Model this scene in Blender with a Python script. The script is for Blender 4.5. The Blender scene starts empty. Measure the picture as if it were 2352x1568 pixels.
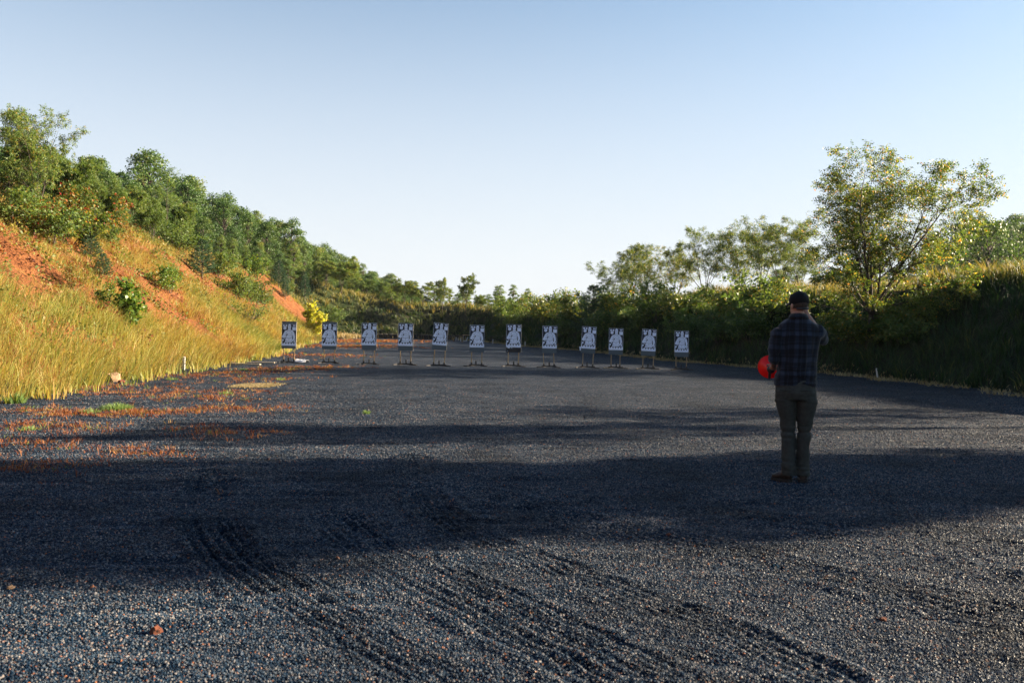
import bpy, bmesh, math, random
import numpy as np
from mathutils import Vector, Matrix, noise

SC = bpy.context.scene
COL = SC.collection
R = math.radians

# ------------------------------------------------------------------ camera
F = 1829.0                       # focal length in the pixel units used for surveying (2352 x 1568)
CAM_Z = 1.5
cd = bpy.data.cameras.new('camera')
cam = bpy.data.objects.new('camera', cd)
COL.objects.link(cam)
cd.sensor_width = 36.0
cd.lens = 36.0 * F / 2352.0
cd.clip_start = 0.05
cd.clip_end = 9000.0
CM = Matrix.Rotation(R(90 - 0.88), 4, 'X') @ Matrix.Rotation(R(1.0), 4, 'Z')
cam.matrix_world = Matrix.Translation((0, 0, CAM_Z)) @ CM
cd.dof.use_dof = True
cd.dof.focus_distance = 16.0
cd.dof.aperture_fstop = 3.5
SC.camera = cam

# ------------------------------------------------------------------ sky, sun, exposure
SUN_EL, SUN_AZ = R(20.0), R(12.0)      # azimuth counted from +X towards +Y
world = bpy.data.worlds.new('World')
SC.world = world
world.use_nodes = True
wn, wl = world.node_tree.nodes, world.node_tree.links
wn.clear()
wo = wn.new('ShaderNodeOutputWorld')
wb = wn.new('ShaderNodeBackground')
sky = wn.new('ShaderNodeTexSky')
sky.sky_type = 'NISHITA'
sky.sun_disc = False
sky.sun_elevation = SUN_EL
sky.sun_rotation = R(90) - SUN_AZ
sky.altitude = 300
sky.air_density = 1.0
sky.dust_density = 1.2
sky.ozone_density = 6.0
wb.inputs['Strength'].default_value = 0.05
# low fair-weather cloud bank and moisture near the horizon, the same all the way round
wtc = wn.new('ShaderNodeTexCoord')
wsep = wn.new('ShaderNodeSeparateXYZ')
wl.new(wtc.outputs['Generated'], wsep.inputs[0])
wmr = wn.new('ShaderNodeMapRange')
wmr.interpolation_type = 'SMOOTHSTEP'
wmr.inputs['From Min'].default_value = 0.60
wmr.inputs['From Max'].default_value = -0.02
wmr.inputs['To Min'].default_value = 0.0
wmr.inputs['To Max'].default_value = 0.97
wl.new(wsep.outputs['Z'], wmr.inputs['Value'])
whz = wn.new('ShaderNodeMixRGB')
whz.inputs[2].default_value = (3.60, 3.70, 3.84, 1)
wl.new(wmr.outputs[0], whz.inputs[0])
wtn = wn.new('ShaderNodeMixRGB')
wtn.blend_type = 'MULTIPLY'
wtn.inputs[0].default_value = 1.0
wtn.inputs[2].default_value = (0.85, 0.94, 0.80, 1)
wl.new(sky.outputs[0], wtn.inputs[1])
wl.new(wtn.outputs[0], whz.inputs[1])
wmp = wn.new('ShaderNodeMapping')
wmp.inputs['Scale'].default_value = (9, 9, 26)
wl.new(wtc.outputs['Generated'], wmp.inputs[0])
wns = wn.new('ShaderNodeTexNoise')
wns.inputs['Scale'].default_value = 1.6
wns.inputs['Detail'].default_value = 7
wns.inputs['Roughness'].default_value = 0.55
wl.new(wmp.outputs[0], wns.inputs['Vector'])
wel = wn.new('ShaderNodeMapRange')
wel.inputs['From Min'].default_value = 0.085
wel.inputs['From Max'].default_value = 0.02
wel.inputs['To Min'].default_value = -0.40
wel.inputs['To Max'].default_value = 0.12
wl.new(wsep.outputs['Z'], wel.inputs['Value'])
wad = wn.new('ShaderNodeMath')
wad.operation = 'ADD'
wl.new(wns.outputs[0], wad.inputs[0])
wl.new(wel.outputs[0], wad.inputs[1])
wcr = wn.new('ShaderNodeMapRange')
wcr.interpolation_type = 'SMOOTHSTEP'
wcr.inputs['From Min'].default_value = 0.52
wcr.inputs['From Max'].default_value = 0.66
wcr.inputs['To Max'].default_value = 0.75
wl.new(wad.outputs[0], wcr.inputs['Value'])
wcl = wn.new('ShaderNodeMixRGB')
wcl.inputs[2].default_value = (3.95, 3.85, 3.88, 1)
wl.new(wcr.outputs[0], wcl.inputs[0])
wl.new(whz.outputs[0], wcl.inputs[1])
wl.new(wcl.outputs[0], wb.inputs[0])
wl.new(wb.outputs[0], wo.inputs[0])

sl = bpy.data.lights.new('sun', 'SUN')
sun = bpy.data.objects.new('sun', sl)
COL.objects.link(sun)
SDIR = Vector((math.cos(SUN_EL) * math.cos(SUN_AZ), math.cos(SUN_EL) * math.sin(SUN_AZ), math.sin(SUN_EL)))
sun.rotation_euler = SDIR.to_track_quat('Z', 'Y').to_euler()
sun.location = (60, 20, 40)
sl.energy = 5.0
sl.angle = R(0.6)
sl.color = (1.0, 0.82, 0.58)
SC.view_settings.view_transform = 'Standard'
SC.view_settings.look = 'None'
SC.view_settings.gamma = 1.0
SC.view_settings.exposure = 2.35
SC.view_settings.use_curve_mapping = False
SC.cycles.max_bounces = 6
SC.cycles.diffuse_bounces = 3
SC.cycles.glossy_bounces = 2
SC.cycles.transmission_bounces = 4
SC.cycles.transparent_max_bounces = 6
SC.cycles.sample_clamp_indirect = 4.0
SC.cycles.use_denoising = True

# ------------------------------------------------------------------ small helpers
CR = np.array(CM.to_3x3())


def ray_dir(px, py):
    v = CR @ np.array(((px - 1176.0) / F, -(py - 784.0) / F, -1.0))
    return v / v[1]                         # scaled so that Y advances by 1


def at(px, py, Y):
    v = ray_dir(px, py)
    return np.array((v[0] * Y, Y, CAM_Z + v[2] * Y))


def sstep(t):
    t = np.clip(t, 0, 1)
    return t * t * (3 - 2 * t)


def mesh_np(name, verts, faces, mat=None, tint=None, smooth=False, mats=None, midx=None):
    """faces: int array (n,3) or (n,4), or list of such arrays"""
    me = bpy.data.meshes.new(name)
    fl = faces if isinstance(faces, list) else [faces]
    fl = [np.asarray(f, dtype=np.int32) for f in fl if len(f)]
    verts = np.asarray(verts, dtype=np.float32)
    me.vertices.add(len(verts))
    me.vertices.foreach_set('co', verts.ravel())
    nl = sum(f.size for f in fl)
    nf = sum(len(f) for f in fl)
    me.loops.add(nl)
    me.loops.foreach_set('vertex_index', np.concatenate([f.ravel() for f in fl]))
    tot = np.concatenate([np.full(len(f), f.shape[1], dtype=np.int32) for f in fl])
    st = np.concatenate([[0], np.cumsum(tot)[:-1]]).astype(np.int32)
    me.polygons.add(nf)
    me.polygons.foreach_set('loop_start', st)
    me.polygons.foreach_set('loop_total', tot)
    if smooth:
        me.polygons.foreach_set('use_smooth', np.ones(nf, dtype=bool))
    for m in (mats or ([mat] if mat else [])):
        me.materials.append(m)
    if midx is not None:
        me.polygons.foreach_set('material_index', np.asarray(midx, dtype=np.int32))
    me.update(calc_edges=True)
    if tint is not None:
        a = me.attributes.new('tint', 'FLOAT', 'FACE')
        a.data.foreach_set('value', np.asarray(tint, dtype=np.float32))
    return me


def obj(name, me, parent=None, loc=None, rot=None, scale=None):
    o = bpy.data.objects.new(name, me)
    COL.objects.link(o)
    if parent is not None:
        o.parent = parent
    if loc is not None:
        o.location = loc
    if rot is not None:
        o.rotation_euler = rot
    if scale is not None:
        o.scale = (scale,) * 3 if isinstance(scale, (int, float)) else scale
    return o


def tag(o, label, cat=None, group=None, kind=None):
    o['label'] = label
    if cat:
        o['category'] = cat
    if group:
        o['group'] = group
    if kind:
        o['kind'] = kind
    return o


class MB:
    """collects simple solids into one mesh"""
    def __init__(s):
        s.v, s.f, s.m = [], [], []

    def add(s, vs, fs, mi=0):
        b = len(s.v)
        s.v += [tuple(map(float, v)) for v in vs]
        for f in fs:
            s.f.append([b + i for i in f])
            s.m.append(mi)
        return s

    def box(s, c, size, rot=None, mi=0, taper=1.0):
        hx, hy, hz = size[0] / 2, size[1] / 2, size[2] / 2
        vs = [(-hx, -hy, -hz), (hx, -hy, -hz), (hx, hy, -hz), (-hx, hy, -hz),
              (-hx * taper, -hy * taper, hz), (hx * taper, -hy * taper, hz), (hx * taper, hy * taper, hz), (-hx * taper, hy * taper, hz)]
        M = rot.to_3x3() if rot is not None else Matrix.Identity(3)
        c = Vector(c)
        return s.add([c + M @ Vector(v) for v in vs],
                     [(3, 2, 1, 0), (4, 5, 6, 7), (0, 1, 5, 4), (1, 2, 6, 5), (2, 3, 7, 6), (3, 0, 4, 7)], mi)

    def tube(s, p0, p1, r0, r1, n=8, mi=0):
        p0, p1 = Vector(p0), Vector(p1)
        d = (p1 - p0).normalized()
        a = d.orthogonal().normalized()
        b = d.cross(a)
        vs = []
        for p, r in ((p0, r0), (p1, r1)):
            for k in range(n):
                t = 2 * math.pi * k / n
                vs.append(p + (a * math.cos(t) + b * math.sin(t)) * r)
        fs = [(k, (k + 1) % n, n + (k + 1) % n, n + k) for k in range(n)]
        fs += [tuple(range(n - 1, -1, -1)), tuple(range(n, 2 * n))]
        return s.add(vs, fs, mi)

    def mesh(s, name, mats, smooth=False, bevel=0):
        me = bpy.data.meshes.new(name)
        me.from_pydata(s.v, [], s.f)
        for m in (mats if isinstance(mats, list) else [mats]):
            me.materials.append(m)
        for p, mi in zip(me.polygons, s.m):
            p.material_index = mi
            p.use_smooth = smooth
        if bevel:
            bm = bmesh.new()
            bm.from_mesh(me)
            bmesh.ops.bevel(bm, geom=bm.edges[:], offset=bevel, segments=1, affect='EDGES')
            bm.to_mesh(me)
            bm.free()
        me.update()
        return me

    def build(s, name, mats, parent=None, loc=None, rot=None, smooth=False, bevel=0):
        return obj(name, s.mesh(name, mats, smooth, bevel), parent, loc, rot)


# ------------------------------------------------------------------ materials
def new_mat(name):
    m = bpy.data.materials.new(name)
    m.use_nodes = True
    m.node_tree.nodes.clear()
    return m, m.node_tree.nodes, m.node_tree.links


def ramp(nodes, stops, interp='LINEAR'):
    r = nodes.new('ShaderNodeValToRGB')
    r.color_ramp.interpolation = interp
    e = r.color_ramp.elements
    while len(e) > 1:
        e.remove(e[-1])
    e[0].position = stops[0][0]
    e[0].color = (*stops[0][1], 1)
    for p, c in stops[1:]:
        x = e.new(p)
        x.color = (*c, 1)
    return r


def math_node(nodes, links, op, a, b=None, clamp=False):
    n = nodes.new('ShaderNodeMath')
    n.operation = op
    n.use_clamp = clamp
    for i, v in enumerate((a, b)):
        if v is None:
            continue
        if isinstance(v, (int, float)):
            n.inputs[i].default_value = v
        else:
            links.new(v, n.inputs[i])
    return n.outputs[0]


def plain(name, col, rough=0.7, var=0.25, scale=12.0, metallic=0.0, spec=0.4, bump=0.0, coord='Object'):
    """a surface with mottled colour and a little relief"""
    m, n, l = new_mat(name)
    o = n.new('ShaderNodeOutputMaterial')
    p = n.new('ShaderNodeBsdfPrincipled')
    tc = n.new('ShaderNodeTexCoord')
    ns = n.new('ShaderNodeTexNoise')
    ns.inputs['Scale'].default_value = scale
    ns.inputs['Detail'].default_value = 5
    l.new(tc.outputs[coord], ns.inputs['Vector'])
    c0 = tuple(x * (1 - var) for x in col)
    c1 = tuple(min(1, x * (1 + var)) for x in col)
    r = ramp(n, [(0.3, c0), (0.7, c1)])
    l.new(ns.outputs[0], r.inputs[0])
    l.new(r.outputs[0], p.inputs['Base Color'])
    p.inputs['Roughness'].default_value = rough
    p.inputs['Metallic'].default_value = metallic
    p.inputs['Specular IOR Level'].default_value = spec
    if bump:
        b = n.new('ShaderNodeBump')
        b.inputs['Strength'].default_value = bump
        b.inputs['Distance'].default_value = 0.02
        l.new(ns.outputs[0], b.inputs['Height'])
        l.new(b.outputs[0], p.inputs['Normal'])
    l.new(p.outputs[0], o.inputs[0])
    return m


def leafy(name, stops, trans=0.35, rough=0.55, objvar=0.0, gain=1.6):
    """leaf or blade: colour picked by the piece's own tint value, light passes through it"""
    m, n, l = new_mat(name)
    o = n.new('ShaderNodeOutputMaterial')
    p = n.new('ShaderNodeBsdfPrincipled')
    t = n.new('ShaderNodeBsdfTranslucent')
    mx = n.new('ShaderNodeMixShader')
    a = n.new('ShaderNodeAttribute')
    a.attribute_name = 'tint'
    src = a.outputs['Fac']
    if objvar:
        oi = n.new('ShaderNodeObjectInfo')
        k = math_node(n, l, 'MULTIPLY', math_node(n, l, 'SUBTRACT', oi.outputs['Random'], 0.5), objvar)
        src = math_node(n, l, 'ADD', src, k, clamp=True)
    r = ramp(n, [(p_, tuple(0.78 * x for x in c)) for p_, c in stops])
    l.new(src, r.inputs[0])
    l.new(r.outputs[0], p.inputs['Base Color'])
    p.inputs['Roughness'].default_value = rough
    p.inputs['Specular IOR Level'].default_value = 0.3
    mg = n.new('ShaderNodeMixRGB')
    mg.blend_type = 'MULTIPLY'
    mg.inputs[0].default_value = 1
    mg.inputs[2].default_value = (gain * 1.1, gain, gain * 0.55, 1)
    l.new(r.outputs[0], mg.inputs[1])
    l.new(mg.outputs[0], t.inputs['Color'])
    mx.inputs[0].default_value = trans
    l.new(p.outputs[0], mx.inputs[1])
    l.new(t.outputs[0], mx.inputs[2])
    l.new(mx.outputs[0], o.inputs[0])
    return m


def soil_mat(name, layers, scale=0.6, bump=0.6, rough=0.95):
    m, n, l = new_mat(name)
    o = n.new('ShaderNodeOutputMaterial')
    p = n.new('ShaderNodeBsdfPrincipled')
    tc = n.new('ShaderNodeTexCoord')
    a = n.new('ShaderNodeTexNoise')
    a.inputs['Scale'].default_value = scale
    a.inputs['Detail'].default_value = 8
    a.inputs['Roughness'].default_value = 0.7
    l.new(tc.outputs['Object'], a.inputs['Vector'])
    r = ramp(n, layers)
    l.new(a.outputs[0], r.inputs[0])
    b2 = n.new('ShaderNodeTexNoise')
    b2.inputs['Scale'].default_value = scale * 9
    b2.inputs['Detail'].default_value = 6
    l.new(tc.outputs['Object'], b2.inputs['Vector'])
    mx = n.new('ShaderNodeMixRGB')
    mx.blend_type = 'OVERLAY'
    mx.inputs[0].default_value = 0.6
    l.new(r.outputs[0], mx.inputs[1])
    l.new(b2.outputs[0], mx.inputs[2])
    l.new(mx.outputs[0], p.inputs['Base Color'])
    p.inputs['Roughness'].default_value = rough
    p.inputs['Specular IOR Level'].default_value = 0.15
    bp = n.new('ShaderNodeBump')
    bp.inputs['Strength'].default_value = bump
    bp.inputs['Distance'].default_value = 0.15
    l.new(b2.outputs[0], bp.inputs['Height'])
    l.new(bp.outputs[0], p.inputs['Normal'])
    l.new(p.outputs[0], o.inputs[0])
    return m


def gravel_mat():
    m, n, l = new_mat('dark gravel')
    o = n.new('ShaderNodeOutputMaterial')
    p = n.new('ShaderNodeBsdfPrincipled')
    tc = n.new('ShaderNodeTexCoord')
    v = n.new('ShaderNodeTexVoronoi')
    v.inputs['Scale'].default_value = 75
    l.new(tc.outputs['Object'], v.inputs['Vector'])
    sp = n.new('ShaderNodeSeparateColor')
    l.new(v.outputs['Color'], sp.inputs[0])
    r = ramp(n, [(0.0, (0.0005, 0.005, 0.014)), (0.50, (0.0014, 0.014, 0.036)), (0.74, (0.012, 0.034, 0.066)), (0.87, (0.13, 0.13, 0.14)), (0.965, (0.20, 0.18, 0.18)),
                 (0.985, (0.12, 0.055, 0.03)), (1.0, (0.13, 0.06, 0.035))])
    l.new(sp.outputs[0], r.inputs[0])
    big = n.new('ShaderNodeTexNoise')
    big.inputs['Scale'].default_value = 0.9
    big.inputs['Detail'].default_value = 6
    big.inputs['Roughness'].default_value = 0.65
    l.new(tc.outputs['Object'], big.inputs['Vector'])
    rb = ramp(n, [(0.34, (0.45, 0.5, 0.55)), (0.5, (0.95, 0.97, 1.0)), (0.68, (1.55, 1.48, 1.4))])
    l.new(big.outputs[0], rb.inputs[0])
    mx = n.new('ShaderNodeMixRGB')
    mx.blend_type = 'MULTIPLY'
    mx.inputs[0].default_value = 1
    l.new(r.outputs[0], mx.inputs[1])
    l.new(rb.outputs[0], mx.inputs[2])
    l.new(mx.outputs[0], p.inputs['Base Color'])
    rr = n.new('ShaderNodeMapRange')
    rr.inputs['To Min'].default_value = 0.45
    rr.inputs['To Max'].default_value = 0.8
    l.new(sp.outputs[1], rr.inputs[0])
    l.new(rr.outputs[0], p.inputs['Roughness'])
    p.inputs['Specular IOR Level'].default_value = 0.07
    b = n.new('ShaderNodeBump')
    b.inputs['Strength'].default_value = 1.0
    b.inputs['Distance'].default_value = 0.05
    inv = math_node(n, l, 'SUBTRACT', 1.0, v.outputs['Distance'])
    hh = math_node(n, l, 'ADD', inv, math_node(n, l, 'MULTIPLY', sp.outputs[2], 0.7))
    l.new(hh, b.inputs['Height'])
    l.new(b.outputs[0], p.inputs['Normal'])
    l.new(p.outputs[0], o.inputs[0])
    return m


def pebble_mat():
    m, n, l = new_mat('gravel stone')
    o = n.new('ShaderNodeOutputMaterial')
    p = n.new('ShaderNodeBsdfPrincipled')
    oi = n.new('ShaderNodeObjectInfo')
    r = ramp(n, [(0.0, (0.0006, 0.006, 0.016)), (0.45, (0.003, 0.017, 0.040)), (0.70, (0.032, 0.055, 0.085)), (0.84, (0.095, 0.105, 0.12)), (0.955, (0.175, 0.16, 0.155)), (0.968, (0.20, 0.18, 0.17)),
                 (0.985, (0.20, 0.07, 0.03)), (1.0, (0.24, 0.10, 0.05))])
    l.new(oi.outputs['Random'], r.inputs[0])
    ge = n.new('ShaderNodeNewGeometry')
    big = n.new('ShaderNodeTexNoise')
    big.inputs['Scale'].default_value = 0.9
    big.inputs['Detail'].default_value = 6
    big.inputs['Roughness'].default_value = 0.65
    l.new(ge.outputs['Position'], big.inputs['Vector'])
    rb = ramp(n, [(0.34, (0.45, 0.5, 0.55)), (0.5, (0.95, 0.97, 1.0)), (0.68, (1.55, 1.48, 1.4))])
    l.new(big.outputs[0], rb.inputs[0])
    mx = n.new('ShaderNodeMixRGB')
    mx.blend_type = 'MULTIPLY'
    mx.inputs[0].default_value = 1
    l.new(r.outputs[0], mx.inputs[1])
    l.new(rb.outputs[0], mx.inputs[2])
    l.new(mx.outputs[0], p.inputs['Base Color'])
    p.inputs['Roughness'].default_value = 0.45
    p.inputs['Specular IOR Level'].default_value = 0.15
    l.new(p.outputs[0], o.inputs[0])
    return m


M = {}
M['clay'] = soil_mat('red clay', [(0.30, (0.05, 0.017, 0.007)), (0.42, (0.12, 0.042, 0.015)), (0.56, (0.17, 0.066, 0.024)), (0.72, (0.12, 0.085, 0.033))], 1.1, 1.0)
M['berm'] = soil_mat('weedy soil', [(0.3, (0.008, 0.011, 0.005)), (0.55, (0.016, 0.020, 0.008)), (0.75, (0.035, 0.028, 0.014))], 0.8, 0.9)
M['floor'] = soil_mat('woodland floor', [(0.3, (0.016, 0.024, 0.008)), (0.55, (0.035, 0.046, 0.014)), (0.75, (0.07, 0.055, 0.022))], 0.5, 0.8)
M['plain'] = soil_mat('meadow soil', [(0.3, (0.05, 0.07, 0.02)), (0.7, (0.12, 0.11, 0.04))], 0.2, 0.5)
M['gravel'] = gravel_mat()
M['pebble'] = pebble_mat()
M['bark'] = plain('bark', (0.055, 0.042, 0.034), 0.9, 0.4, 18, bump=0.5)
M['wood'] = plain('raw pine stake', (0.34, 0.23, 0.12), 0.7, 0.2, 20, bump=0.2)
M['oldwood'] = plain('grey weathered wood', (0.30, 0.25, 0.19), 0.85, 0.3, 25, bump=0.3)
M['whitepaint'] = plain('chipped white paint', (0.55, 0.55, 0.54), 0.6, 0.18, 22, bump=0.2)
M['blacksteel'] = plain('rusty black steel', (0.020, 0.017, 0.016), 0.6, 0.5, 30, bump=0.2)
M['board'] = plain('grey backer board', (0.085, 0.105, 0.115), 0.75, 0.10, 9)
M['blackboard'] = plain('black backer board', (0.010, 0.010, 0.012), 0.6, 0.2, 9)
M['boardedge'] = plain('cut board edge', (0.45, 0.42, 0.38), 0.8, 0.15, 30)
M['paper'] = plain('white print paper', (0.72, 0.78, 0.93), 0.8, 0.04, 10)
M['ink'] = plain('navy black ink', (0.010, 0.014, 0.030), 0.6, 0.1, 10)
M['line'] = plain('thin grey ink line', (0.10, 0.12, 0.19), 0.7, 0.1, 10)
M['rubber'] = plain('tyre rubber', (0.014, 0.014, 0.015), 0.75, 0.3, 15)
M['rock'] = plain('tan rock', (0.22, 0.14, 0.085), 0.9, 0.35, 14, bump=0.6)
M['redrock'] = plain('rust red rock', (0.12, 0.035, 0.016), 0.9, 0.35, 20, bump=0.6)
M['plastic'] = plain('white plastic sheet', (0.55, 0.55, 0.58), 0.4, 0.05, 8)
M['straw'] = leafy('dry straw', [(0.0, (0.20, 0.14, 0.06)), (0.6, (0.36, 0.28, 0.14)), (1.0, (0.50, 0.41, 0.24))], 0.25)
M['bankgrass'] = leafy('broomsedge', [(0.0, (0.17, 0.075, 0.020)), (0.22, (0.32, 0.18, 0.055)), (0.45, (0.38, 0.28, 0.085)), (0.65, (0.33, 0.31, 0.08)), (0.85, (0.22, 0.26, 0.06)), (1.0, (0.13, 0.18, 0.04))], 0.35)
M['shade_sun_grass'] = leafy('berm grass shade to sun', [(0.0, (0.010, 0.028, 0.008)), (0.35, (0.020, 0.055, 0.014)), (0.6, (0.06, 0.085, 0.02)), (0.85, (0.22, 0.20, 0.06)), (1.0, (0.30, 0.23, 0.08))], 0.35)  # low tints hold painted shade, high tints painted crest sunlight
M['redweed'] = leafy('rusty ground weed', [(0.0, (0.10, 0.028, 0.012)), (0.4, (0.22, 0.062, 0.020)), (0.65, (0.34, 0.14, 0.045)), (0.92, (0.36, 0.25, 0.09)), (1.0, (0.14, 0.20, 0.05))], 0.3)
M['greenweed'] = leafy('green weed', [(0.0, (0.07, 0.14, 0.04)), (1.0, (0.22, 0.32, 0.11))], 0.35)
M['locust'] = leafy('locust leaf', [(0.0, (0.025, 0.055, 0.014)), (0.35, (0.06, 0.105, 0.024)), (0.6, (0.12, 0.17, 0.036)), (0.82, (0.23, 0.25, 0.05)), (0.94, (0.40, 0.31, 0.06)), (1.0, (0.45, 0.20, 0.04))], 0.5, 0.42, 0.2, 1.5)
M['broad'] = leafy('forest leaf', [(0.0, (0.030, 0.075, 0.022)), (0.5, (0.075, 0.145, 0.035)), (0.85, (0.14, 0.20, 0.05)), (1.0, (0.26, 0.24, 0.05))], 0.3, 0.5, 0.4)
M['olive'] = leafy('olive leaf', [(0.0, (0.05, 0.10, 0.024)), (0.5, (0.115, 0.185, 0.042)), (0.85, (0.20, 0.245, 0.055)), (1.0, (0.34, 0.22, 0.05))], 0.4, 0.5, 0.25)
M['yellow'] = leafy('yellow green leaf', [(0.0, (0.24, 0.30, 0.03)), (0.6, (0.46, 0.48, 0.05)), (1.0, (0.66, 0.52, 0.06))], 0.45, 0.5, 0.1)
M['bright'] = leafy('bright green leaf', [(0.0, (0.05, 0.12, 0.02)), (0.7, (0.12, 0.20, 0.035)), (1.0, (0.30, 0.28, 0.06))], 0.4, 0.4, 0.1)
M['red'] = leafy('autumn leaf', [(0.0, (0.05, 0.10, 0.02)), (0.4, (0.12, 0.16, 0.03)), (0.6, (0.28, 0.16, 0.03)), (0.8, (0.30, 0.03, 0.02)), (1.0, (0.22, 0.012, 0.016))], 0.35, 0.5, 0.1)
M['pine'] = leafy('pine needle', [(0.0, (0.015, 0.055, 0.028)), (0.7, (0.035, 0.095, 0.040)), (1.0, (0.08, 0.14, 0.05))], 0.15, 0.5, 0.2)
# ------------------------------------------------------------------ terrain
POLY = np.array([(-9, -25), (-9.5, 15), (-10.5, 25), (-11.7, 37), (-17, 64), (-22.5, 104), (-12, 110), (-6.5, 106), (-3.2, 95),
                 (1.2, 71), (4.2, 64), (6.6, 53), (8.7, 41.6), (12.5, 31), (13.5, 26), (13.5, -25)], dtype=float)
CREST = np.array([6.8, 6.8, 7.0, 7.1, 6.9, 6.5, 4.7, 4.0, 3.4, 3.3, 3.5, 3.6, 3.6, 3.5, 3.45, 3.4])
LEFTN = 5                                     # vertices 0..5 run along the left bank
YL = POLY[:7, 1]; XLv = POLY[:7, 0]
YR = POLY[6:, 1][::-1]; XRv = POLY[6:, 0][::-1]


def XL(y):
    return np.interp(y, YL, XLv)


def XR(y):
    return np.interp(y, YR, XRv)


_rng = np.random.default_rng(7)
_NK = []
for _s, _a in ((0.11, 0.45), (0.23, 0.25), (0.55, 0.13), (1.2, 0.055)):
    for _k in range(5):
        _t = _rng.uniform(0, 2 * np.pi)
        _NK.append((_s * np.cos(_t) * 2 * np.pi / 2, _s * np.sin(_t) * 2 * np.pi / 2, _rng.uniform(0, 6.28), _a / 2.2))


def wob(x, y):
    z = 0
    for a, b, c, k in _NK:
        z = z + k * np.sin(a * x + b * y + c + 1.7 * np.sin(0.37 * b * x - 0.41 * a * y + c))
    return z


def lot_dist(x, y):
    """signed distance to the lot's edge (outside positive) and crest height of the nearest edge point"""
    x = np.asarray(x, float); y = np.asarray(y, float)
    best = np.full(x.shape, 1e18); hc = np.zeros(x.shape)
    inside = np.zeros(x.shape, bool)
    n = len(POLY)
    for i in range(n):
        ax, ay = POLY[i]; bx, by = POLY[(i + 1) % n]
        c = ((ay > y) != (by > y)) & (x < (bx - ax) * (y - ay) / (by - ay + 1e-12) + ax)
        inside ^= c
        if i == n - 1:
            continue                          # the end behind the camera stays open and flat
        ex, ey = bx - ax, by - ay
        t = np.clip(((x - ax) * ex + (y - ay) * ey) / (ex * ex + ey * ey), 0, 1)
        d2 = (x - ax - t * ex) ** 2 + (y - ay - t * ey) ** 2
        k = d2 < best
        best = np.where(k, d2, best)
        hc = np.where(k, CREST[i] * (1 - t) + CREST[i + 1] * t, hc)
    d = np.sqrt(best)
    return np.where(inside, -d, d), hc


def hgt(x, y):
    x = np.asarray(x, float); y = np.asarray(y, float)
    d, hc = lot_dist(x, y)
    w = wob(x, y)
    left = sstep((-x - 6 - 0.12 * np.maximum(y, 0)) / 4.0)
    dd = np.maximum(d + 0.35 * w * np.clip(d / 3, 0, 1), 0)
    t = dd * 0.74 / hc
    k = 0.22                                  # soft minimum of t and 1
    h = np.clip(0.5 + 0.5 * (1 - t) / k, 0, 1)
    f = (t * h + 1.0 * (1 - h)) - k * h * (1 - h)
    z = hc * f + 0.30 * w * np.clip(d / 2.5, 0, 1)
    # gullies washed down the left bank
    g = np.sin(y * 1.25 + 1.3 * np.sin(y * 0.33) + 0.25 * d) ** 6
    z = z - 0.28 * left * g * np.clip(d / 2, 0, 1) * np.clip((9 - d) / 4, 0, 1)
    z = z - 1.2 * (1 - left) * sstep((d - 8) / 12.0)
    z = z + 6.2 * sstep((-x - 17) / 45.0) + 0.02 * np.maximum(-x - 62, 0)
    z = z + 23 * np.exp(-((x - 150) ** 2 + (y - 190) ** 2) / (2 * 50.0 ** 2))
    z = z - 0.14 * (1 - np.clip(d / 0.45, 0, 1))
    behind = sstep((-y - 16) / 9.0)
    return z * (1 - behind) + behind * np.minimum(z, -0.14)


_T = np.concatenate([np.arange(2, 60, 0.03), np.arange(60, 420, 0.2)])


def hit(px, py):
    """the point of the terrain seen at a surveyed pixel"""
    v = ray_dir(px, py)
    x, z = v[0] * _T, CAM_Z + v[2] * _T
    below = z < np.maximum(hgt(x, _T), 0.0)
    i = int(np.argmax(below)) if below.any() else len(_T) - 1
    Y = _T[i]
    return np.array((v[0] * Y, Y, max(float(hgt(x[i], Y)), 0.0)))


def axis(parts):
    return np.unique(np.round(np.concatenate([np.arange(a, b, s) for a, b, s in parts]), 3))


gx = axis([(-3000, -400, 400), (-400, -80, 20), (-80, -45, 3), (-45, -30, 0.9), (-30, 0, 0.4), (0, 26, 0.4), (26, 60, 2), (60, 260, 7), (260, 3001, 300)])
gy = axis([(-300, -30, 45), (-30, -4, 2.5), (-4, 50, 0.4), (50, 124, 0.6), (124, 170, 3), (170, 460, 8), (460, 3600, 300)])
GX, GY = np.meshgrid(gx, gy)
GZ = hgt(GX, GY)
nx, ny = len(gx), len(gy)
tv = np.stack([GX, GY, GZ], -1).reshape(-1, 3)
ii = np.arange((ny - 1) * (nx - 1))
ri, ci = ii // (nx - 1), ii % (nx - 1)
q = np.stack([ri * nx + ci, ri * nx + ci + 1, (ri + 1) * nx + ci + 1, (ri + 1) * nx + ci], 1)
cx, cy = tv[q].mean(1)[:, 0], tv[q].mean(1)[:, 1]
dC, _ = lot_dist(cx, cy)
keep = dC > -1.2
isleft = (cx < -8 - 0.12 * np.maximum(cy, 0) * (cy < 130)) & (cx > -400) & (cy < 460) & (cx < -8)
isberm = (~isleft) & (dC < 16) & (cy > -24)


def sub_mesh(name, sel, mat):
    f = q[sel]
    u, inv = np.unique(f.ravel(), return_inverse=True)
    return mesh_np(name, tv[u], inv.reshape(-1, 4), mat, smooth=True)


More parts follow.
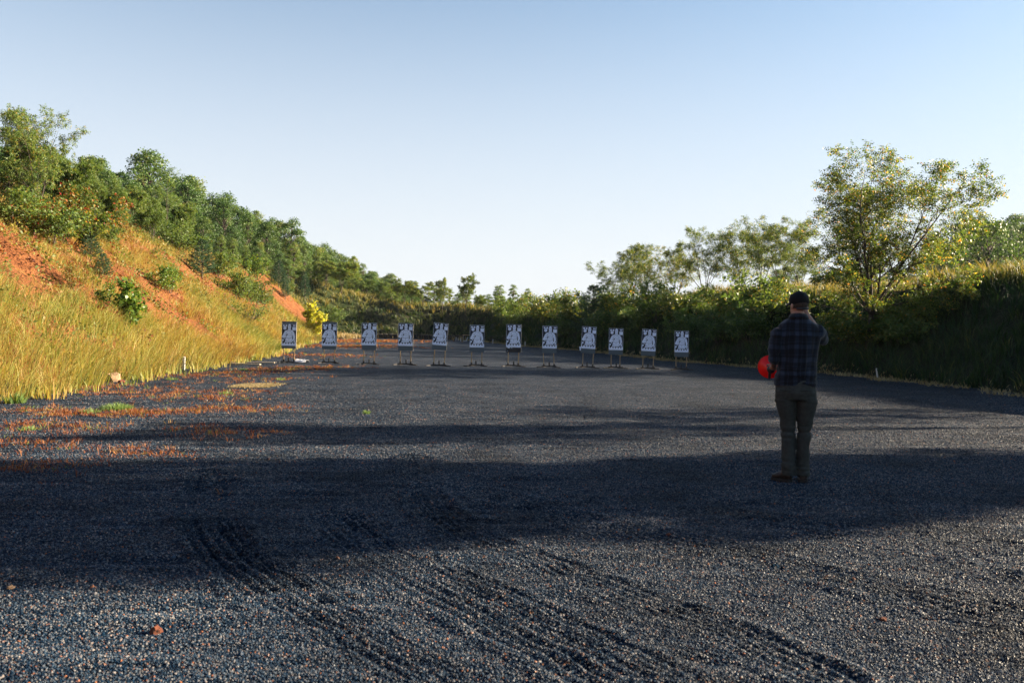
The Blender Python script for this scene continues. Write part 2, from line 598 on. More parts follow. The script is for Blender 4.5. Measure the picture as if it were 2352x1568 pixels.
isclay = isleft & (dC < 15) & (cy < 97 + 0.0 * cx)
o = obj('wooded_hill', sub_mesh('wooded_hill', keep & isleft & ~isclay, M['floor']))
tag(o, 'leaf covered floor of the wooded hill on the left', kind='structure')
o = obj('hillside', sub_mesh('hillside', keep & isclay, M['clay']))
tag(o, 'orange clay cut bank along the left of the lot', kind='structure')
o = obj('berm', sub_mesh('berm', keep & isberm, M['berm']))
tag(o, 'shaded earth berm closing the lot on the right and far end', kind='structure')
o = obj('terrain', sub_mesh('terrain', keep & ~isleft & ~isberm, M['plain']))
tag(o, 'open land and low hill beyond the berm', kind='structure')

# ------------------------------------------------------------------ gravel lot with ruts
TRACKS_PX = [
    [(480, 1090), (468, 1180), (540, 1290), (700, 1400), (950, 1545)],
    [(520, 1085), (515, 1180), (600, 1285), (780, 1390), (1060, 1550)],
    [(760, 1190), (880, 1290), (1100, 1400), (1400, 1562)],
    [(800, 1180), (950, 1285), (1200, 1400), (1540, 1562)],
    [(950, 1050), (960, 1120), (1050, 1215), (1300, 1320), (1700, 1470), (1900, 1562)],
    [(1230, 1170), (1500, 1245), (1900, 1330), (2340, 1420)],
    [(1400, 1150), (1700, 1205), (2100, 1290), (2340, 1330)],
    [(2352, 1005), (2150, 1048), (2045, 1095), (2050, 1160), (2130, 1240), (2340, 1340)],
    [(2352, 985), (1900, 930), (1500, 900), (1180, 905)],
    [(2352, 962), (1900, 905), (1450, 850), (1200, 812)],
    [(2352, 950), (1900, 897), (1450, 842), (1200, 806)],
    [(1180, 1000), (900, 960), (780, 930), (760, 905), (800, 885)],
    [(1560, 1010), (1300, 1000), (1000, 1040), (830, 1100)],
    [(2340, 1060), (1960, 1030), (1500, 960), (1200, 940)],
    [(1650, 1180), (2000, 1225), (2340, 1260)],
    [(1100, 1130), (1400, 1205), (1800, 1300), (2200, 1420)],
]


def smooth_line(pts, k=10):
    pts = np.asarray(pts, float)
    out = []
    n = len(pts)
    for i in range(n - 1):
        p0, p1, p2, p3 = pts[max(i - 1, 0)], pts[i], pts[i + 1], pts[min(i + 2, n - 1)]
        for t in np.linspace(0, 1, k, endpoint=False):
            out.append(0.5 * ((2 * p1) + (-p0 + p2) * t + (2 * p0 - 5 * p1 + 4 * p2 - p3) * t * t + (-p0 + 3 * p1 - 3 * p2 + p3) * t ** 3))
    out.append(pts[-1])
    return np.array(out)


def lot_pt(px, py):
    v = ray_dir(px, py)
    Y = -CAM_Z / v[2]
    return np.array((v[0] * Y, Y))


TRACKS = [smooth_line([lot_pt(*p) for p in t], 8) for t in TRACKS_PX]
_hr = np.random.default_rng(3)
HUM = [(_hr.uniform(-6, 9), _hr.uniform(3.2, 16), _hr.uniform(0.05, 0.16), _hr.uniform(0.018, 0.04), _hr.uniform(-0.6, 0.1), _hr.uniform(-0.016, 0.014)) for _ in range(750)]
_wk = [(_hr.uniform(5, 26), _hr.uniform(-0.6, 0.2), _hr.uniform(0, 6.28)) for _ in range(14)]


def lot_z(x, y, fine=True):
    z = 0.018 * wob(x * 1.5, y * 1.5)
    for f_, a, c in _wk:                       # raking ripples, mostly running across the view
        z = z + 0.0022 * np.sin(f_ * (np.sin(a) * x + np.cos(a) * y) + c + 2.0 * np.sin(0.9 * x - 0.6 * y + c)) * (y < 40)
    if not fine:
        return z
    for ti_, tr in enumerate(TRACKS):
        lo, hi = tr.min(0) - 0.5, tr.max(0) + 0.5
        s = (x > lo[0]) & (x < hi[0]) & (y > lo[1]) & (y < hi[1])
        if not s.any():
            continue
        xs, ys = x[s], y[s]
        best = np.full(xs.shape, 9.0)
        al = np.zeros(xs.shape)
        L = 0
        for a, b in zip(tr[:-1], tr[1:]):
            e = b - a
            ln = np.hypot(*e) + 1e-9
            t = np.clip(((xs - a[0]) * e[0] + (ys - a[1]) * e[1]) / ln ** 2, 0, 1)
            d = np.hypot(xs - a[0] - t * e[0], ys - a[1] - t * e[1])
            k = d < best
            best = np.where(k, d, best)
            al = np.where(k, L + t * ln, al)
            L += ln
        wl_ = (0.055 + 0.0022 * ys) * (0.8 + 0.5 * math.sin(7.7 * tr[0, 0]) ** 2)     # spacing of the tread lines
        prof = -0.013 * np.cos(2 * np.pi * best / wl_) * np.exp(-(best / (2.1 * wl_)) ** 2) - 0.007 * np.exp(-(best / (2.0 * wl_)) ** 2) + 0.014 * np.exp(-((best - 2.9 * wl_) / (0.5 * wl_)) ** 2)
        prof = prof * (0.35 + 0.45 * math.sin(3.1 * tr[-1, 0]) ** 2) * np.clip(0.75 + 0.5 * np.sin(al * 2.3 + 2 * np.sin(al * 0.7)) + 0.5 * np.sin(9 * xs + 4 * np.sin(5 * ys)) * np.sin(8 * ys + 1.0), 0.1, 1.6)
        z[s] += prof * (2.0 if ti_ in (0, 1, 4, 7) else 1.2)
    for hx, hy, a, b, th, h in HUM:
        s = (np.abs(x - hx) < 0.6) & (np.abs(y - hy) < 0.6)
        if not s.any():
            continue
        dx, dy = x[s] - hx, y[s] - hy
        u = dx * math.cos(th) + dy * math.sin(th)
        v = -dx * math.sin(th) + dy * math.cos(th)
        z[s] += h * np.exp(-(u / a) ** 2 - (v / b) ** 2)
    return z


rows = [-25, -12, -5, 0, 1.5, 2.2]
yy = 2.7
while yy < 109.6:
    rows.append(yy)
    yy += 0.022 * (yy / 3.0) ** 1.28 if yy < 40 else 0.7 + 0.01 * yy
rows = np.array(rows + [109.9])
ncol = 520
tt = np.linspace(0, 1, ncol)
xl, xr = XL(rows) - 0.7, XR(rows) + 0.7
# columns crowd towards the middle of the lot where the ruts are
LX = xl[:, None] * (1 - tt[None, :]) + xr[:, None] * tt[None, :]
LY = np.repeat(rows[:, None], ncol, 1)
LZ = lot_z(LX.ravel().copy(), LY.ravel().copy()).reshape(LX.shape)
lv = np.stack([LX, LY, LZ], -1).reshape(-1, 3)
ii = np.arange((len(rows) - 1) * (ncol - 1))
ri, ci = ii // (ncol - 1), ii % (ncol - 1)
lf = np.stack([ri * ncol + ci, ri * ncol + ci + 1, (ri + 1) * ncol + ci + 1, (ri + 1) * ncol + ci], 1)
o = obj('gravel_lot', mesh_np('gravel_lot', lv, lf, M['gravel'], smooth=True))
tag(o, 'dark wet gravel lot crossed by wheel ruts', kind='structure')


# loose stones in the near field: instances of a small faceted stone on scattered points
def gravel_field():
    r = np.random.default_rng(21)
    n = 620000
    yg = np.linspace(2.3, 26, 400)
    dens = 11500 * (4.0 / np.maximum(yg, 3.6)) ** 1.9 * sstep((26 - yg) / 14)
    cdf = np.cumsum(dens * (0.72 * yg + 0.6)); cdf /= cdf[-1]
    tot = int(np.trapezoid(dens * 2 * (0.72 * yg + 0.6), yg)) if hasattr(np, 'trapezoid') else int(np.trapz(dens * 2 * (0.72 * yg + 0.6), yg))
    y = np.interp(r.random(tot), cdf, yg)
    x = r.uniform(-1, 1, tot) * (0.72 * y + 0.6)
    k = (x > XL(y)) & (x < XR(y))
    P = np.stack([x[k], y[k]], 1)
    S = 0.0028 * (P[:, 1] / 4.0).clip(0.9, 9) ** 0.32 * (1 + 1.1 * r.random(len(P)) ** 3)
    big = r.random(len(S)) < 0.004
    S[big] *= r.uniform(1.5, 2.2, big.sum())
    z = lot_z(P[:, 0].copy(), P[:, 1].copy()) + S * 0.35
    me = bpy.data.meshes.new('gravel')
    me.vertices.add(len(P))
    me.vertices.foreach_set('co', np.column_stack([P, z]).astype(np.float32).ravel())
    sc = S[:, None] * r.uniform(0.6, 1.5, (len(S), 3))
    a = me.attributes.new('stone_scale', 'FLOAT_VECTOR', 'POINT')
    a.data.foreach_set('vector', sc.astype(np.float32).ravel())
    a = me.attributes.new('stone_turn', 'FLOAT_VECTOR', 'POINT')
    a.data.foreach_set('vector', r.uniform(0, 6.28, (len(S), 3)).astype(np.float32).ravel())
    me.materials.append(M['pebble'])
    o = obj('gravel', me)
    ng = bpy.data.node_groups.new('scatter stones', 'GeometryNodeTree')
    ng.interface.new_socket('Geometry', in_out='INPUT', socket_type='NodeSocketGeometry')
    ng.interface.new_socket('Geometry', in_out='OUTPUT', socket_type='NodeSocketGeometry')
    n, l = ng.nodes, ng.links
    gi, go = n.new('NodeGroupInput'), n.new('NodeGroupOutput')
    ico = n.new('GeometryNodeMeshIcoSphere')
    ico.inputs['Radius'].default_value = 1.0
    ico.inputs['Subdivisions'].default_value = 1
    sm = n.new('GeometryNodeSetMaterial')
    sm.inputs['Material'].default_value = M['pebble']
    l.new(ico.outputs['Mesh'], sm.inputs['Geometry'])
    iop = n.new('GeometryNodeInstanceOnPoints')
    l.new(gi.outputs[0], iop.inputs['Points'])
    l.new(sm.outputs[0], iop.inputs['Instance'])
    for nm, sock in (('stone_turn', 'Rotation'), ('stone_scale', 'Scale')):
        na = n.new('GeometryNodeInputNamedAttribute')
        na.data_type = 'FLOAT_VECTOR'
        na.inputs['Name'].default_value = nm
        l.new(na.outputs['Attribute'], iop.inputs[sock])
    l.new(iop.outputs[0], go.inputs[0])
    md = o.modifiers.new('stones', 'NODES')
    md.node_group = ng
    tag(o, 'loose dark gravel stones covering the near lot', 'gravel', kind='stuff')


gravel_field()
ORDS = ['first', 'second', 'third', 'fourth', 'fifth', 'sixth', 'seventh', 'eighth', 'ninth', 'tenth', 'eleventh', 'twelfth', 'thirteenth', 'fourteenth', 'fifteenth', 'sixteenth',
        'seventeenth', 'eighteenth', 'nineteenth', 'twentieth', 'twenty-first', 'twenty-second', 'twenty-third', 'twenty-fourth', 'twenty-fifth', 'twenty-sixth', 'twenty-seventh', 'twenty-eighth',
        'twenty-ninth', 'thirtieth', 'thirty-first', 'thirty-second', 'thirty-third', 'thirty-fourth', 'thirty-fifth', 'thirty-sixth', 'thirty-seventh', 'thirty-eighth', 'thirty-ninth', 'fortieth']
BOARD_X = [663, 756, 847, 931, 1008, 1094, 1178, 1261, 1349, 1413, 1488, 1564]


def project(p):
    v = CR.T @ (np.array(p) - np.array((0, 0, CAM_Z)))
    return 1176 + F * v[0] / -v[2], 784 - F * v[1] / -v[2]


def by_board(px):
    """which row landmark a thing stands above in the view"""
    if px > 1930:
        return 'near the largest tree' if px < 2150 else 'right of the largest tree'
    if px > 1620:
        return 'left of the man' if px < 1770 else 'behind the man'
    i = int(np.argmin([abs(px - b_) for b_ in BOARD_X]))
    return 'above the ' + ORDS[i] + ' board' if px > 620 else 'left of all the boards'


# ------------------------------------------------------------------ vegetation builders
def nrm(v):
    return v / (np.linalg.norm(v, axis=-1, keepdims=True) + 1e-12)


def tubes_mesh(name, segs, mat, sides=5):
    """segs: rows of p0(3) p1(3) r0 r1"""
    s = np.asarray(segs, float)
    p0, p1, r0, r1 = s[:, 0:3], s[:, 3:6], s[:, 6], s[:, 7]
    d = nrm(p1 - p0)
    ref = np.where(np.abs(d[:, 2:3]) > 0.9, np.array([[1.0, 0, 0]]), np.array([[0, 0, 1.0]]))
    a = nrm(np.cross(d, ref)); b = np.cross(d, a)
    n = len(s)
    th = np.arange(sides) * 2 * np.pi / sides
    ring = a[:, None, :] * np.cos(th)[None, :, None] + b[:, None, :] * np.sin(th)[None, :, None]
    v = np.concatenate([p0[:, None] + ring * r0[:, None, None], p1[:, None] + ring * r1[:, None, None]], 1)
    k = np.arange(sides); k2 = (k + 1) % sides
    f = np.stack([k, k2, sides + k2, sides + k], 1)
    faces = (np.arange(n)[:, None, None] * 2 * sides + f[None]).reshape(-1, 4)
    return mesh_np(name, v.reshape(-1, 3), faces, mat, smooth=True)


def leaf_mesh(name, pos, axis_, normal, length, width, tint, mat):
    """one folded lozenge for every leaf"""
    ax = nrm(axis_)
    sd = nrm(np.cross(ax, normal))
    up = np.cross(sd, ax)
    L = np.asarray(length)[:, None]; Wd = np.asarray(width)[:, None]
    v = np.stack([pos, pos + ax * L * 0.45 + sd * Wd * 0.5 + up * Wd * 0.12, pos + ax * L - up * L * 0.10, pos + ax * L * 0.45 - sd * Wd * 0.5 + up * Wd * 0.12], 1)
    f = np.arange(len(pos) * 4).reshape(-1, 4)
    return mesh_np(name, v.reshape(-1, 3), f, mat, tint=tint)


def grow(rg, p, d, length, r, lev, P, segs, tips):
    n = P['n'][lev]
    step = length / n
    kids = P['kids'][lev] if lev < P['lv'] else 0
    az = rg.uniform(0, 6.28)
    for i in range(n):
        d = d + rg.normal(0, P['wig'][lev], 3)
        d[2] += P['up'][lev]
        d = d / np.linalg.norm(d)
        q2 = p + d * step
        ra = r * (1 - P['tap'] * i / n); rb = r * (1 - P['tap'] * (i + 1) / n)
        segs.append((*p, *q2, ra, rb))
        p = q2
        if lev == P['lv']:
            tips.append((*p, *d))
            continue
        if (i + 1) / n < P['from'][lev]:
            continue
        m = kids if i < n - 1 else kids + 1
        for k in range(int(m) + (rg.random() < (m % 1))):
            az += 2.4 + rg.normal(0, 0.4)
            a = rg.normal(P['ang'][lev], 0.16)
            e1 = np.cross(d, (0.3, 0.8, 0.5)); e1 /= np.linalg.norm(e1)
            e2 = np.cross(d, e1)
            cd_ = d * math.cos(a) + (e1 * math.cos(az) + e2 * math.sin(az)) * math.sin(a)
            fr = (1 - 0.45 * (i + 1) / n)
            grow(rg, p, cd_, length * P['len'][lev] * fr * rg.uniform(0.75, 1.2), rb * 0.62, lev + 1, P, segs, tips)


def spray_leaves(rg, name, tips, mat, rach=3, per=6, rl=0.30, size=0.085, droop=0.35, ar=0.48, tint_bias=0.0, clus=0.35):
    """compound leaves: a short stalk at each twig point with leaflets along both sides"""
    t = np.asarray(tips, float)
    t = np.repeat(t, rach, 0)
    N = len(t)
    dr = nrm(t[:, 3:6] * 0.7 + rg.normal(0, 0.6, (N, 3)) + np.array([0, 0, -droop]))
    base = t[:, :3] + rg.normal(0, 0.03, (N, 3))
    cl = rg.normal(0, 0.16, N) + tint_bias
    s = (np.arange(per) + 0.6) / per
    pos = base[:, None] + dr[:, None] * (s[None, :, None] * rl) + np.array([0, 0, -0.10 * rl])[None, None] * (s[None, :, None] ** 2)
    side = nrm(np.cross(dr, rg.normal(0, 1, (N, 3))))
    sg = np.where(np.arange(per) % 2, 1.0, -1.0)
    ax = dr[:, None] * 0.45 + side[:, None] * sg[None, :, None] + rg.normal(0, 0.25, (N, per, 3)) + np.array([0, 0, -0.25])
    nm = np.cross(dr, side)[:, None] + rg.normal(0, 0.45, (N, per, 3))
    M_ = N * per
    L = size * rg.uniform(0.7, 1.3, M_)
    tint = np.clip(0.42 + np.repeat(cl, per) + rg.normal(0, 0.15, M_), 0, 0.9)
    hot = rg.random(M_) < 0.035
    tint[hot] = rg.uniform(0.9, 1.0, hot.sum())
    return leaf_mesh(name, pos.reshape(-1, 3), ax.reshape(-1, 3), nm.reshape(-1, 3), L, L * ar, tint, mat)


def clump_leaves(rg, name, tips, mat, per=10, spread=0.35, size=0.16, ar=0.6, outward=0.6, flat=0.8, lo=0.0, hi=0.95):
    t = np.asarray(tips, float)
    c = t[:, :3].mean(0)
    t = np.repeat(t, per, 0)
    N = len(t)
    off = rg.normal(0, spread, (N, 3)) * np.array([1, 1, flat])
    pos = t[:, :3] + off
    ax = nrm(rg.normal(0, 1, (N, 3)) + np.array([0, 0, -0.35]))
    nm = nrm(rg.normal(0, 0.7, (N, 3)) + nrm(pos - c) * outward + np.array([0, 0, 0.5]))
    L = size * rg.uniform(0.6, 1.35, N)
    cl = np.repeat(rg.normal(0, 0.15, len(t) // per), per)
    tint = np.clip(0.45 + cl + rg.normal(0, 0.17, N), lo, hi)
    hot = rg.random(N) < 0.02
    tint[hot] = rg.uniform(0.9, 1, hot.sum())
    return leaf_mesh(name, pos, ax, nm, L, L * ar, tint, mat)


class Tmpl:
    """a grown plant: wood mesh, leaf mesh and its height"""
    def __init__(s, wood, crown, height):
        s.wood, s.crown, s.height = wood, crown, height


def tmpl_locust(seed, stems=6, height=7.5, spread=0.33, kids=(1.3, 1.4), rach=3, per=6, size=0.085, mat='locust', bare=0.30, tb=0.0, fork=0.22, wood_r=0.075, keep_=1.0, low=False):
    rg = np.random.default_rng(seed)
    P = dict(lv=2, n=[9, 6, 4], kids=[kids[0], kids[1], 0], wig=[0.07, 0.10, 0.14], up=[0.035, 0.02, -0.015], tap=0.85,
             ang=[0.72, 0.75, 0.7], len=[0.42, 0.45, 0.5])
    P['from'] = [bare, 0.3, 0]
    segs, tips = [], []
    base = np.zeros(3)
    top = np.array((0, 0, height * fork))
    if fork > 0.02:
        q0 = base - np.array((0, 0, 0.35))
        mid = top * 0.5 + rg.normal(0, 0.03, 3)
        segs += [(*q0, *mid, wood_r * 2.0, wood_r * 1.6), (*mid, *top, wood_r * 1.6, wood_r * 1.45)]
    for k in range(stems):
        a = 2 * math.pi * (k + rg.uniform(-0.3, 0.3)) / stems
        tl = spread * rg.uniform(0.35, 1.15) if k else 0.08
        d = np.array((math.cos(a) * tl, math.sin(a) * tl, 1.0))
        d /= np.linalg.norm(d)
        st = top + np.array((math.cos(a), math.sin(a), 0)) * 0.06 - np.array((0, 0, 0.35 if fork <= 0.02 else 0.05))
        if low and k % 2 == 0:
            dl = nrm(np.array((math.cos(a + 0.4), math.sin(a + 0.4), 0.30)))
            grow(rg, top * rg.uniform(0.75, 1.1), dl, height * 0.42, wood_r * 0.5, 0, dict(P, n=[6, 5, 4], up=[0.0, -0.02, -0.03]), segs, tips)
        grow(rg, st, d.copy(), (height - top[2]) * rg.uniform(0.82, 1.02) * (1.0 if k else 1.08), wood_r * rg.uniform(0.75, 1.1), 0, P, segs, tips)
    tips = np.array(tips)
    if keep_ < 1:
        tips = tips[rg.random(len(tips)) < keep_]
    cr = spray_leaves(rg, 'crown', tips, M[mat], rach=rach, per=per, size=size, tint_bias=tb)
    h = np.percentile(tips[:, 2], 99.5)
    return Tmpl(tubes_mesh('trunk', segs, M['bark']), cr, h)


def tmpl_forest(seed, height=11.0, width=4.2, mat='broad', lobes=26, per=150, size=0.30, low=0.25):
    rg = np.random.default_rng(seed)
    segs = [(0, 0, -0.8, 0, 0, height * 0.35, 0.22, 0.16), (0, 0, height * 0.35, rg.normal(0, .2), rg.normal(0, .2), height * 0.8, 0.16, 0.06)]
    C, Rr = [], []
    for k in range(lobes):
        t = (k + 0.5) / lobes
        z = height * (low + (0.93 - low) * t)
        rad = width * (math.sin(math.pi * min(1, (0.18 + 0.80 * t))) ** 0.7) * rg.uniform(0.35, 0.95)
        a = k * 2.4 + rg.normal(0, 0.3)
        c = np.array((math.cos(a) * rad, math.sin(a) * rad, z + rg.normal(0, 0.3)))
        C.append(c); Rr.append(width * rg.uniform(0.20, 0.40))
        segs.append((0, 0, z * 0.75, *c, 0.08, 0.02))
    C = np.array(C); Rr = np.array(Rr)
    N = lobes * per
    ci_ = np.repeat(np.arange(lobes), per)
    u = nrm(rg.normal(0, 1, (N, 3)))
    u[:, 2] = np.where(u[:, 2] < -0.3, -u[:, 2], u[:, 2])
    rr = Rr[ci_] * (0.55 + 0.55 * rg.random(N))
    # knobbly lobes: twig tufts
    tuft = np.sin(u[:, 0] * 5 + ci_) * np.sin(u[:, 1] * 6 + 2 * ci_) * np.sin(u[:, 2] * 5)
    rr *= 1 + 0.28 * tuft
    pos = C[ci_] + u * rr[:, None] * np.array([1, 1, 0.85])
    ax = nrm(rg.normal(0, 1, (N, 3)) + np.array([0, 0, -0.4]))
    nm = nrm(u + rg.normal(0, 0.5, (N, 3)))
    L = size * rg.uniform(0.6, 1.4, N)
    tint = np.clip(0.42 + np.repeat(rg.normal(0, 0.12, lobes), per) + rg.normal(0, 0.14, N), 0, 0.95)
    return Tmpl(tubes_mesh('trunk', segs, M['bark'], 5), leaf_mesh('crown', pos, ax, nm, L, L * 0.7, tint, M[mat]), height)


def tmpl_pine(seed, height=4.0, width=1.7, whorls=13, mat='pine', dense=1.0, tuft=0.16):
    rg = np.random.default_rng(seed)
    segs = [(0, 0, -0.3, 0.03, 0, height * 0.5, 0.07 * height / 4, 0.045 * height / 4), (0.03, 0, height * 0.5, 0, 0, height, 0.045 * height / 4, 0.008)]
    tips = []
    for w in range(whorls):
        t = (w + 0.4) / whorls
        z = height * (0.12 + 0.86 * t)
        nb = rg.integers(5, 8)
        for b in range(nb):
            a = 2 * math.pi * b / nb + w * 0.7 + rg.normal(0, 0.15)
            ln = width * (1 - t) ** 0.75 * rg.uniform(0.65, 1.15) + 0.08
            d = np.array((math.cos(a), math.sin(a), -0.05 + 0.5 * t + rg.normal(0, 0.08)))
            p = np.array((0, 0, z))
            ns = max(3, int(ln / 0.16))
            for i in range(ns):
                d[2] += 0.05
                p2 = p + nrm(d) * ln / ns
                segs.append((*p, *p2, 0.018 * (1 - i / ns) + 0.004, 0.018 * (1 - (i + 1) / ns) + 0.004))
                p = p2
                if i >= ns * 0.2:
                    tips.append((*p, *d))
                    if rg.random() < 0.75:
                        sd = np.cross(nrm(d), (0, 0, 1)) * rg.choice((-1, 1))
                        e = p + sd * ln * 0.28 * rg.random() + nrm(d) * 0.08
                        tips.append((*e, *(nrm(d) * 0.6 + sd)))
        tips.append((0, 0, z, 0, 0, 1))
    t = np.array(tips)
    per = int(16 * dense)
    T = np.repeat(t, per, 0)
    N = len(T)
    ax = nrm(nrm(T[:, 3:6]) * 0.7 + rg.normal(0, 0.55, (N, 3)) + np.array([0, 0, 0.25]))
    pos = T[:, :3] + rg.normal(0, 0.03, (N, 3))
    L = tuft * rg.uniform(0.6, 1.3, N)
    tint = np.clip(0.4 + rg.normal(0, 0.25, N), 0, 1)
    return Tmpl(tubes_mesh('trunk', segs, M['bark'], 4), leaf_mesh('crown', pos, ax, rg.normal(0, 1, (N, 3)), L, np.full(N, 0.028), tint, M[mat]), height)


def tmpl_shrub(seed, height=1.6, mat='olive', stems=7, spread=0.7, per=9, size=0.10, spr=0.10, ar=0.55):
    rg = np.random.default_rng(seed)
    P = dict(lv=1, n=[6, 4, 3], kids=[1.7, 0, 0], wig=[0.12, 0.16, 0.1], up=[0.02, 0.0, 0], tap=0.8, ang=[0.7, 0.6, 0.6], len=[0.5, 0.5, 0.5])
    P['from'] = [0.2, 0, 0]
    segs, tips = [], []
    for k in range(stems):
        a = 2 * math.pi * k / stems + rg.normal(0, 0.2)
        tl = spread * rg.uniform(0.2, 1.2)
        d = nrm(np.array((math.cos(a) * tl, math.sin(a) * tl, 1.0)))
        grow(rg, np.array((math.cos(a) * .06, math.sin(a) * .06, -0.15)), d, height * rg.uniform(0.75, 1.1), 0.022, 0, P, segs, tips)
    cr = clump_leaves(rg, 'crown', tips, M[mat], per=per, spread=spr, size=size, ar=ar)
    return Tmpl(tubes_mesh('trunk', segs, M['bark'], 4), cr, height)


def put(t, name, pos, height, label, cat, group=None, turn=0.0, lean=(0, 0), wide=1.0):
    e = bpy.data.objects.new(name, None)
    COL.objects.link(e)
    e.empty_display_size = 0.3
    s = height / t.height
    e.location = pos
    e.scale = (s * wide, s * wide, s)
    e.rotation_euler = (lean[0], lean[1], turn)
    obj('trunk' if height > 1.9 else 'stem', t.wood, e)
    obj('crown' if height > 1.9 else 'foliage', t.crown, e)
    return tag(e, label, cat, group)


def seen(px, py_base, py_top):
    """base point and height of a plant from its surveyed base and top"""
    b = hit(px, py_base)
    h = (py_base - py_top) / F * b[1]
    return b, h


def stand(px, Y, py_top):
    """plant whose foot is hidden: direction, distance and top"""
    t = at(px, py_top, Y)
    z = float(hgt(t[0], Y))
    return np.array((t[0], Y, z)), t[2] - z


rs = random.Random(5)

T_left = tmpl_locust(81, stems=4, height=6.5, spread=0.30, kids=(1.5, 1.4), rach=2, per=6, size=0.11, mat='olive', bare=0.12, fork=0.12, wood_r=0.05)
T_air = tmpl_locust(82, stems=2, height=6.5, spread=0.2, kids=(1.3, 1.2), rach=2, per=5, size=0.11, mat='olive', bare=0.3, fork=0.25, wood_r=0.04, keep_=0.7)
T_lean = tmpl_locust(83, stems=4, height=4.5, spread=0.5, kids=(1.4, 1.4), rach=2, per=6, size=0.12, mat='olive', bare=0.35, fork=0.3, wood_r=0.05)
T_mid = tmpl_locust(84, stems=5, height=5, spread=0.38, kids=(1.5, 1.5), rach=3, per=5, size=0.12, mat='olive', bare=0.15, fork=0.1, wood_r=0.04)

# --- right berm: the large vase-shaped tree and the row beyond it
T_big = tmpl_locust(11, stems=9, height=7.6, spread=0.66, kids=(1.25, 1.35), rach=2, per=7, size=0.092, bare=0.12, fork=0.20, wood_r=0.06, low=True)
b, h = seen(1996, 797, 366)
put(T_big, 'locust_tree', b, h, 'largest tree on the right, many stemmed, rooted in the shaded berm', 'tree', turn=0.6, lean=(0, R(5)), wide=1.2)
T_l = [tmpl_locust(s, stems=st, height=5.6, spread=sp, kids=(0.9, 1.1), rach=3, per=6, size=0.088, bare=bb, fork=fk, wood_r=0.042, keep_=kp)
       for s, st, sp, bb, fk, kp in ((31, 6, 0.50, 0.32, 0.1, 1), (32, 7, 0.58, 0.25, 0.12, 1), (33, 6, 0.45, 0.22, 0.05, 1), (34, 5, 0.38, 0.25, 0.2, 1))]
row = [  # px, depth, top, template, turn, width, label
    (1838, 43, 560, 1, 0.5, 1.0, 'leafy tree just left of the largest tree, behind the man in the cap'),
    (1795, 46, 497, 0, 2.2, 1.05, 'tall airy tree with yellowing leaves above the man in the cap'),
    (1752, 50, 520, 3, 1.2, 1.1, 'slim tree leaning on its taller neighbour above the man'),
    (1700, 53, 512, 2, 4.0, 1.1, 'slim sparse tree between the bare vase-shaped tree and the tall airy one'),
    (1622, 54, 527, 1, 1.0, 1.05, 'bare-stemmed vase-shaped tree with sky showing between its fanned limbs'),
    (1556, 58, 570, 0, 3.0, 1.15, 'green tree left of the bare-stemmed vase-shaped tree'),
    (1500, 60, 578, 2, 5.2, 1.1, 'small leafy tree in the right row, above the eleventh board'),
    (1455, 63, 565, 3, 0.2, 1.3, 'thin sparse tree in the right row, above the tenth board'),
    (1404, 66, 600, 0, 1.9, 1.15, 'leftmost sparse tree of the right row, beside the dark pine'),
]
for px, Y, top, ti, tn, wd, lb in row:
    b, h = stand(px, Y, top)
    put(T_l[ti], 'locust_tree', b, h, lb, 'tree', 'sparse trees along the right berm', tn, (0, 0), wd)
T_pine = tmpl_pine(41, 4.0, 1.7, 13)
T_pine2 = tmpl_pine(42, 4.0, 1.25, 12, dense=0.8)
b, h = stand(1364, 60, 655)
put(T_pine, 'pine_tree', b, h, 'dark bushy pine at the left end of the right tree row', 'tree', None, 1.0)

# --- shrubs on the shaded berm face
T_sh = [tmpl_shrub(51, 1.7, 'locust', 8, 0.8, 10, 0.12), tmpl_shrub(52, 1.7, 'olive', 7, 0.9, 9, 0.12), tmpl_shrub(53, 1.7, 'broad', 9, 0.9, 11, 0.12)]
bush = [(1215, 742, 660, 1), (1252, 738, 668, 0), (1290, 745, 650, 1), (1330, 748, 662, 0), (1300, 775, 725, 2), (1395, 740, 665, 2), (1400, 770, 700, 2), (1440, 742, 660, 0),
        (1475, 760, 700, 2), (1510, 738, 655, 1), (1560, 745, 665, 0), (1570, 775, 715, 2), (1630, 750, 670, 1), (1650, 785, 720, 2), (1690, 752, 665, 0), (1720, 782, 705, 2),
        (1745, 745, 640, 1), (1950, 780, 700, 2), (1985, 800, 730, 0), (2060, 790, 715, 2), (2090, 760, 680, 1), (1180, 752, 690, 1), (1160, 740, 684, 0)]
for k, (px, pb, pt, ti) in enumerate(bush):
    b, h = seen(px, pb, pt)
    h = min(max(h, 1.1), 2.6)
    kd = ('green shrub with yellowing leaves', 'olive shrub with a sunlit top', 'dark leafy shrub')[ti]
    lb = kd + (' low on the berm face ' if pb > 765 else ' on the berm crest ' if pb < 746 else ' on the mid berm ') + by_board(px)
    put(T_sh[ti], 'shrub', b, h, lb, 'shrub', 'shrubs on the right berm', rs.uniform(0, 6), (0, 0), rs.uniform(0.9, 1.25))

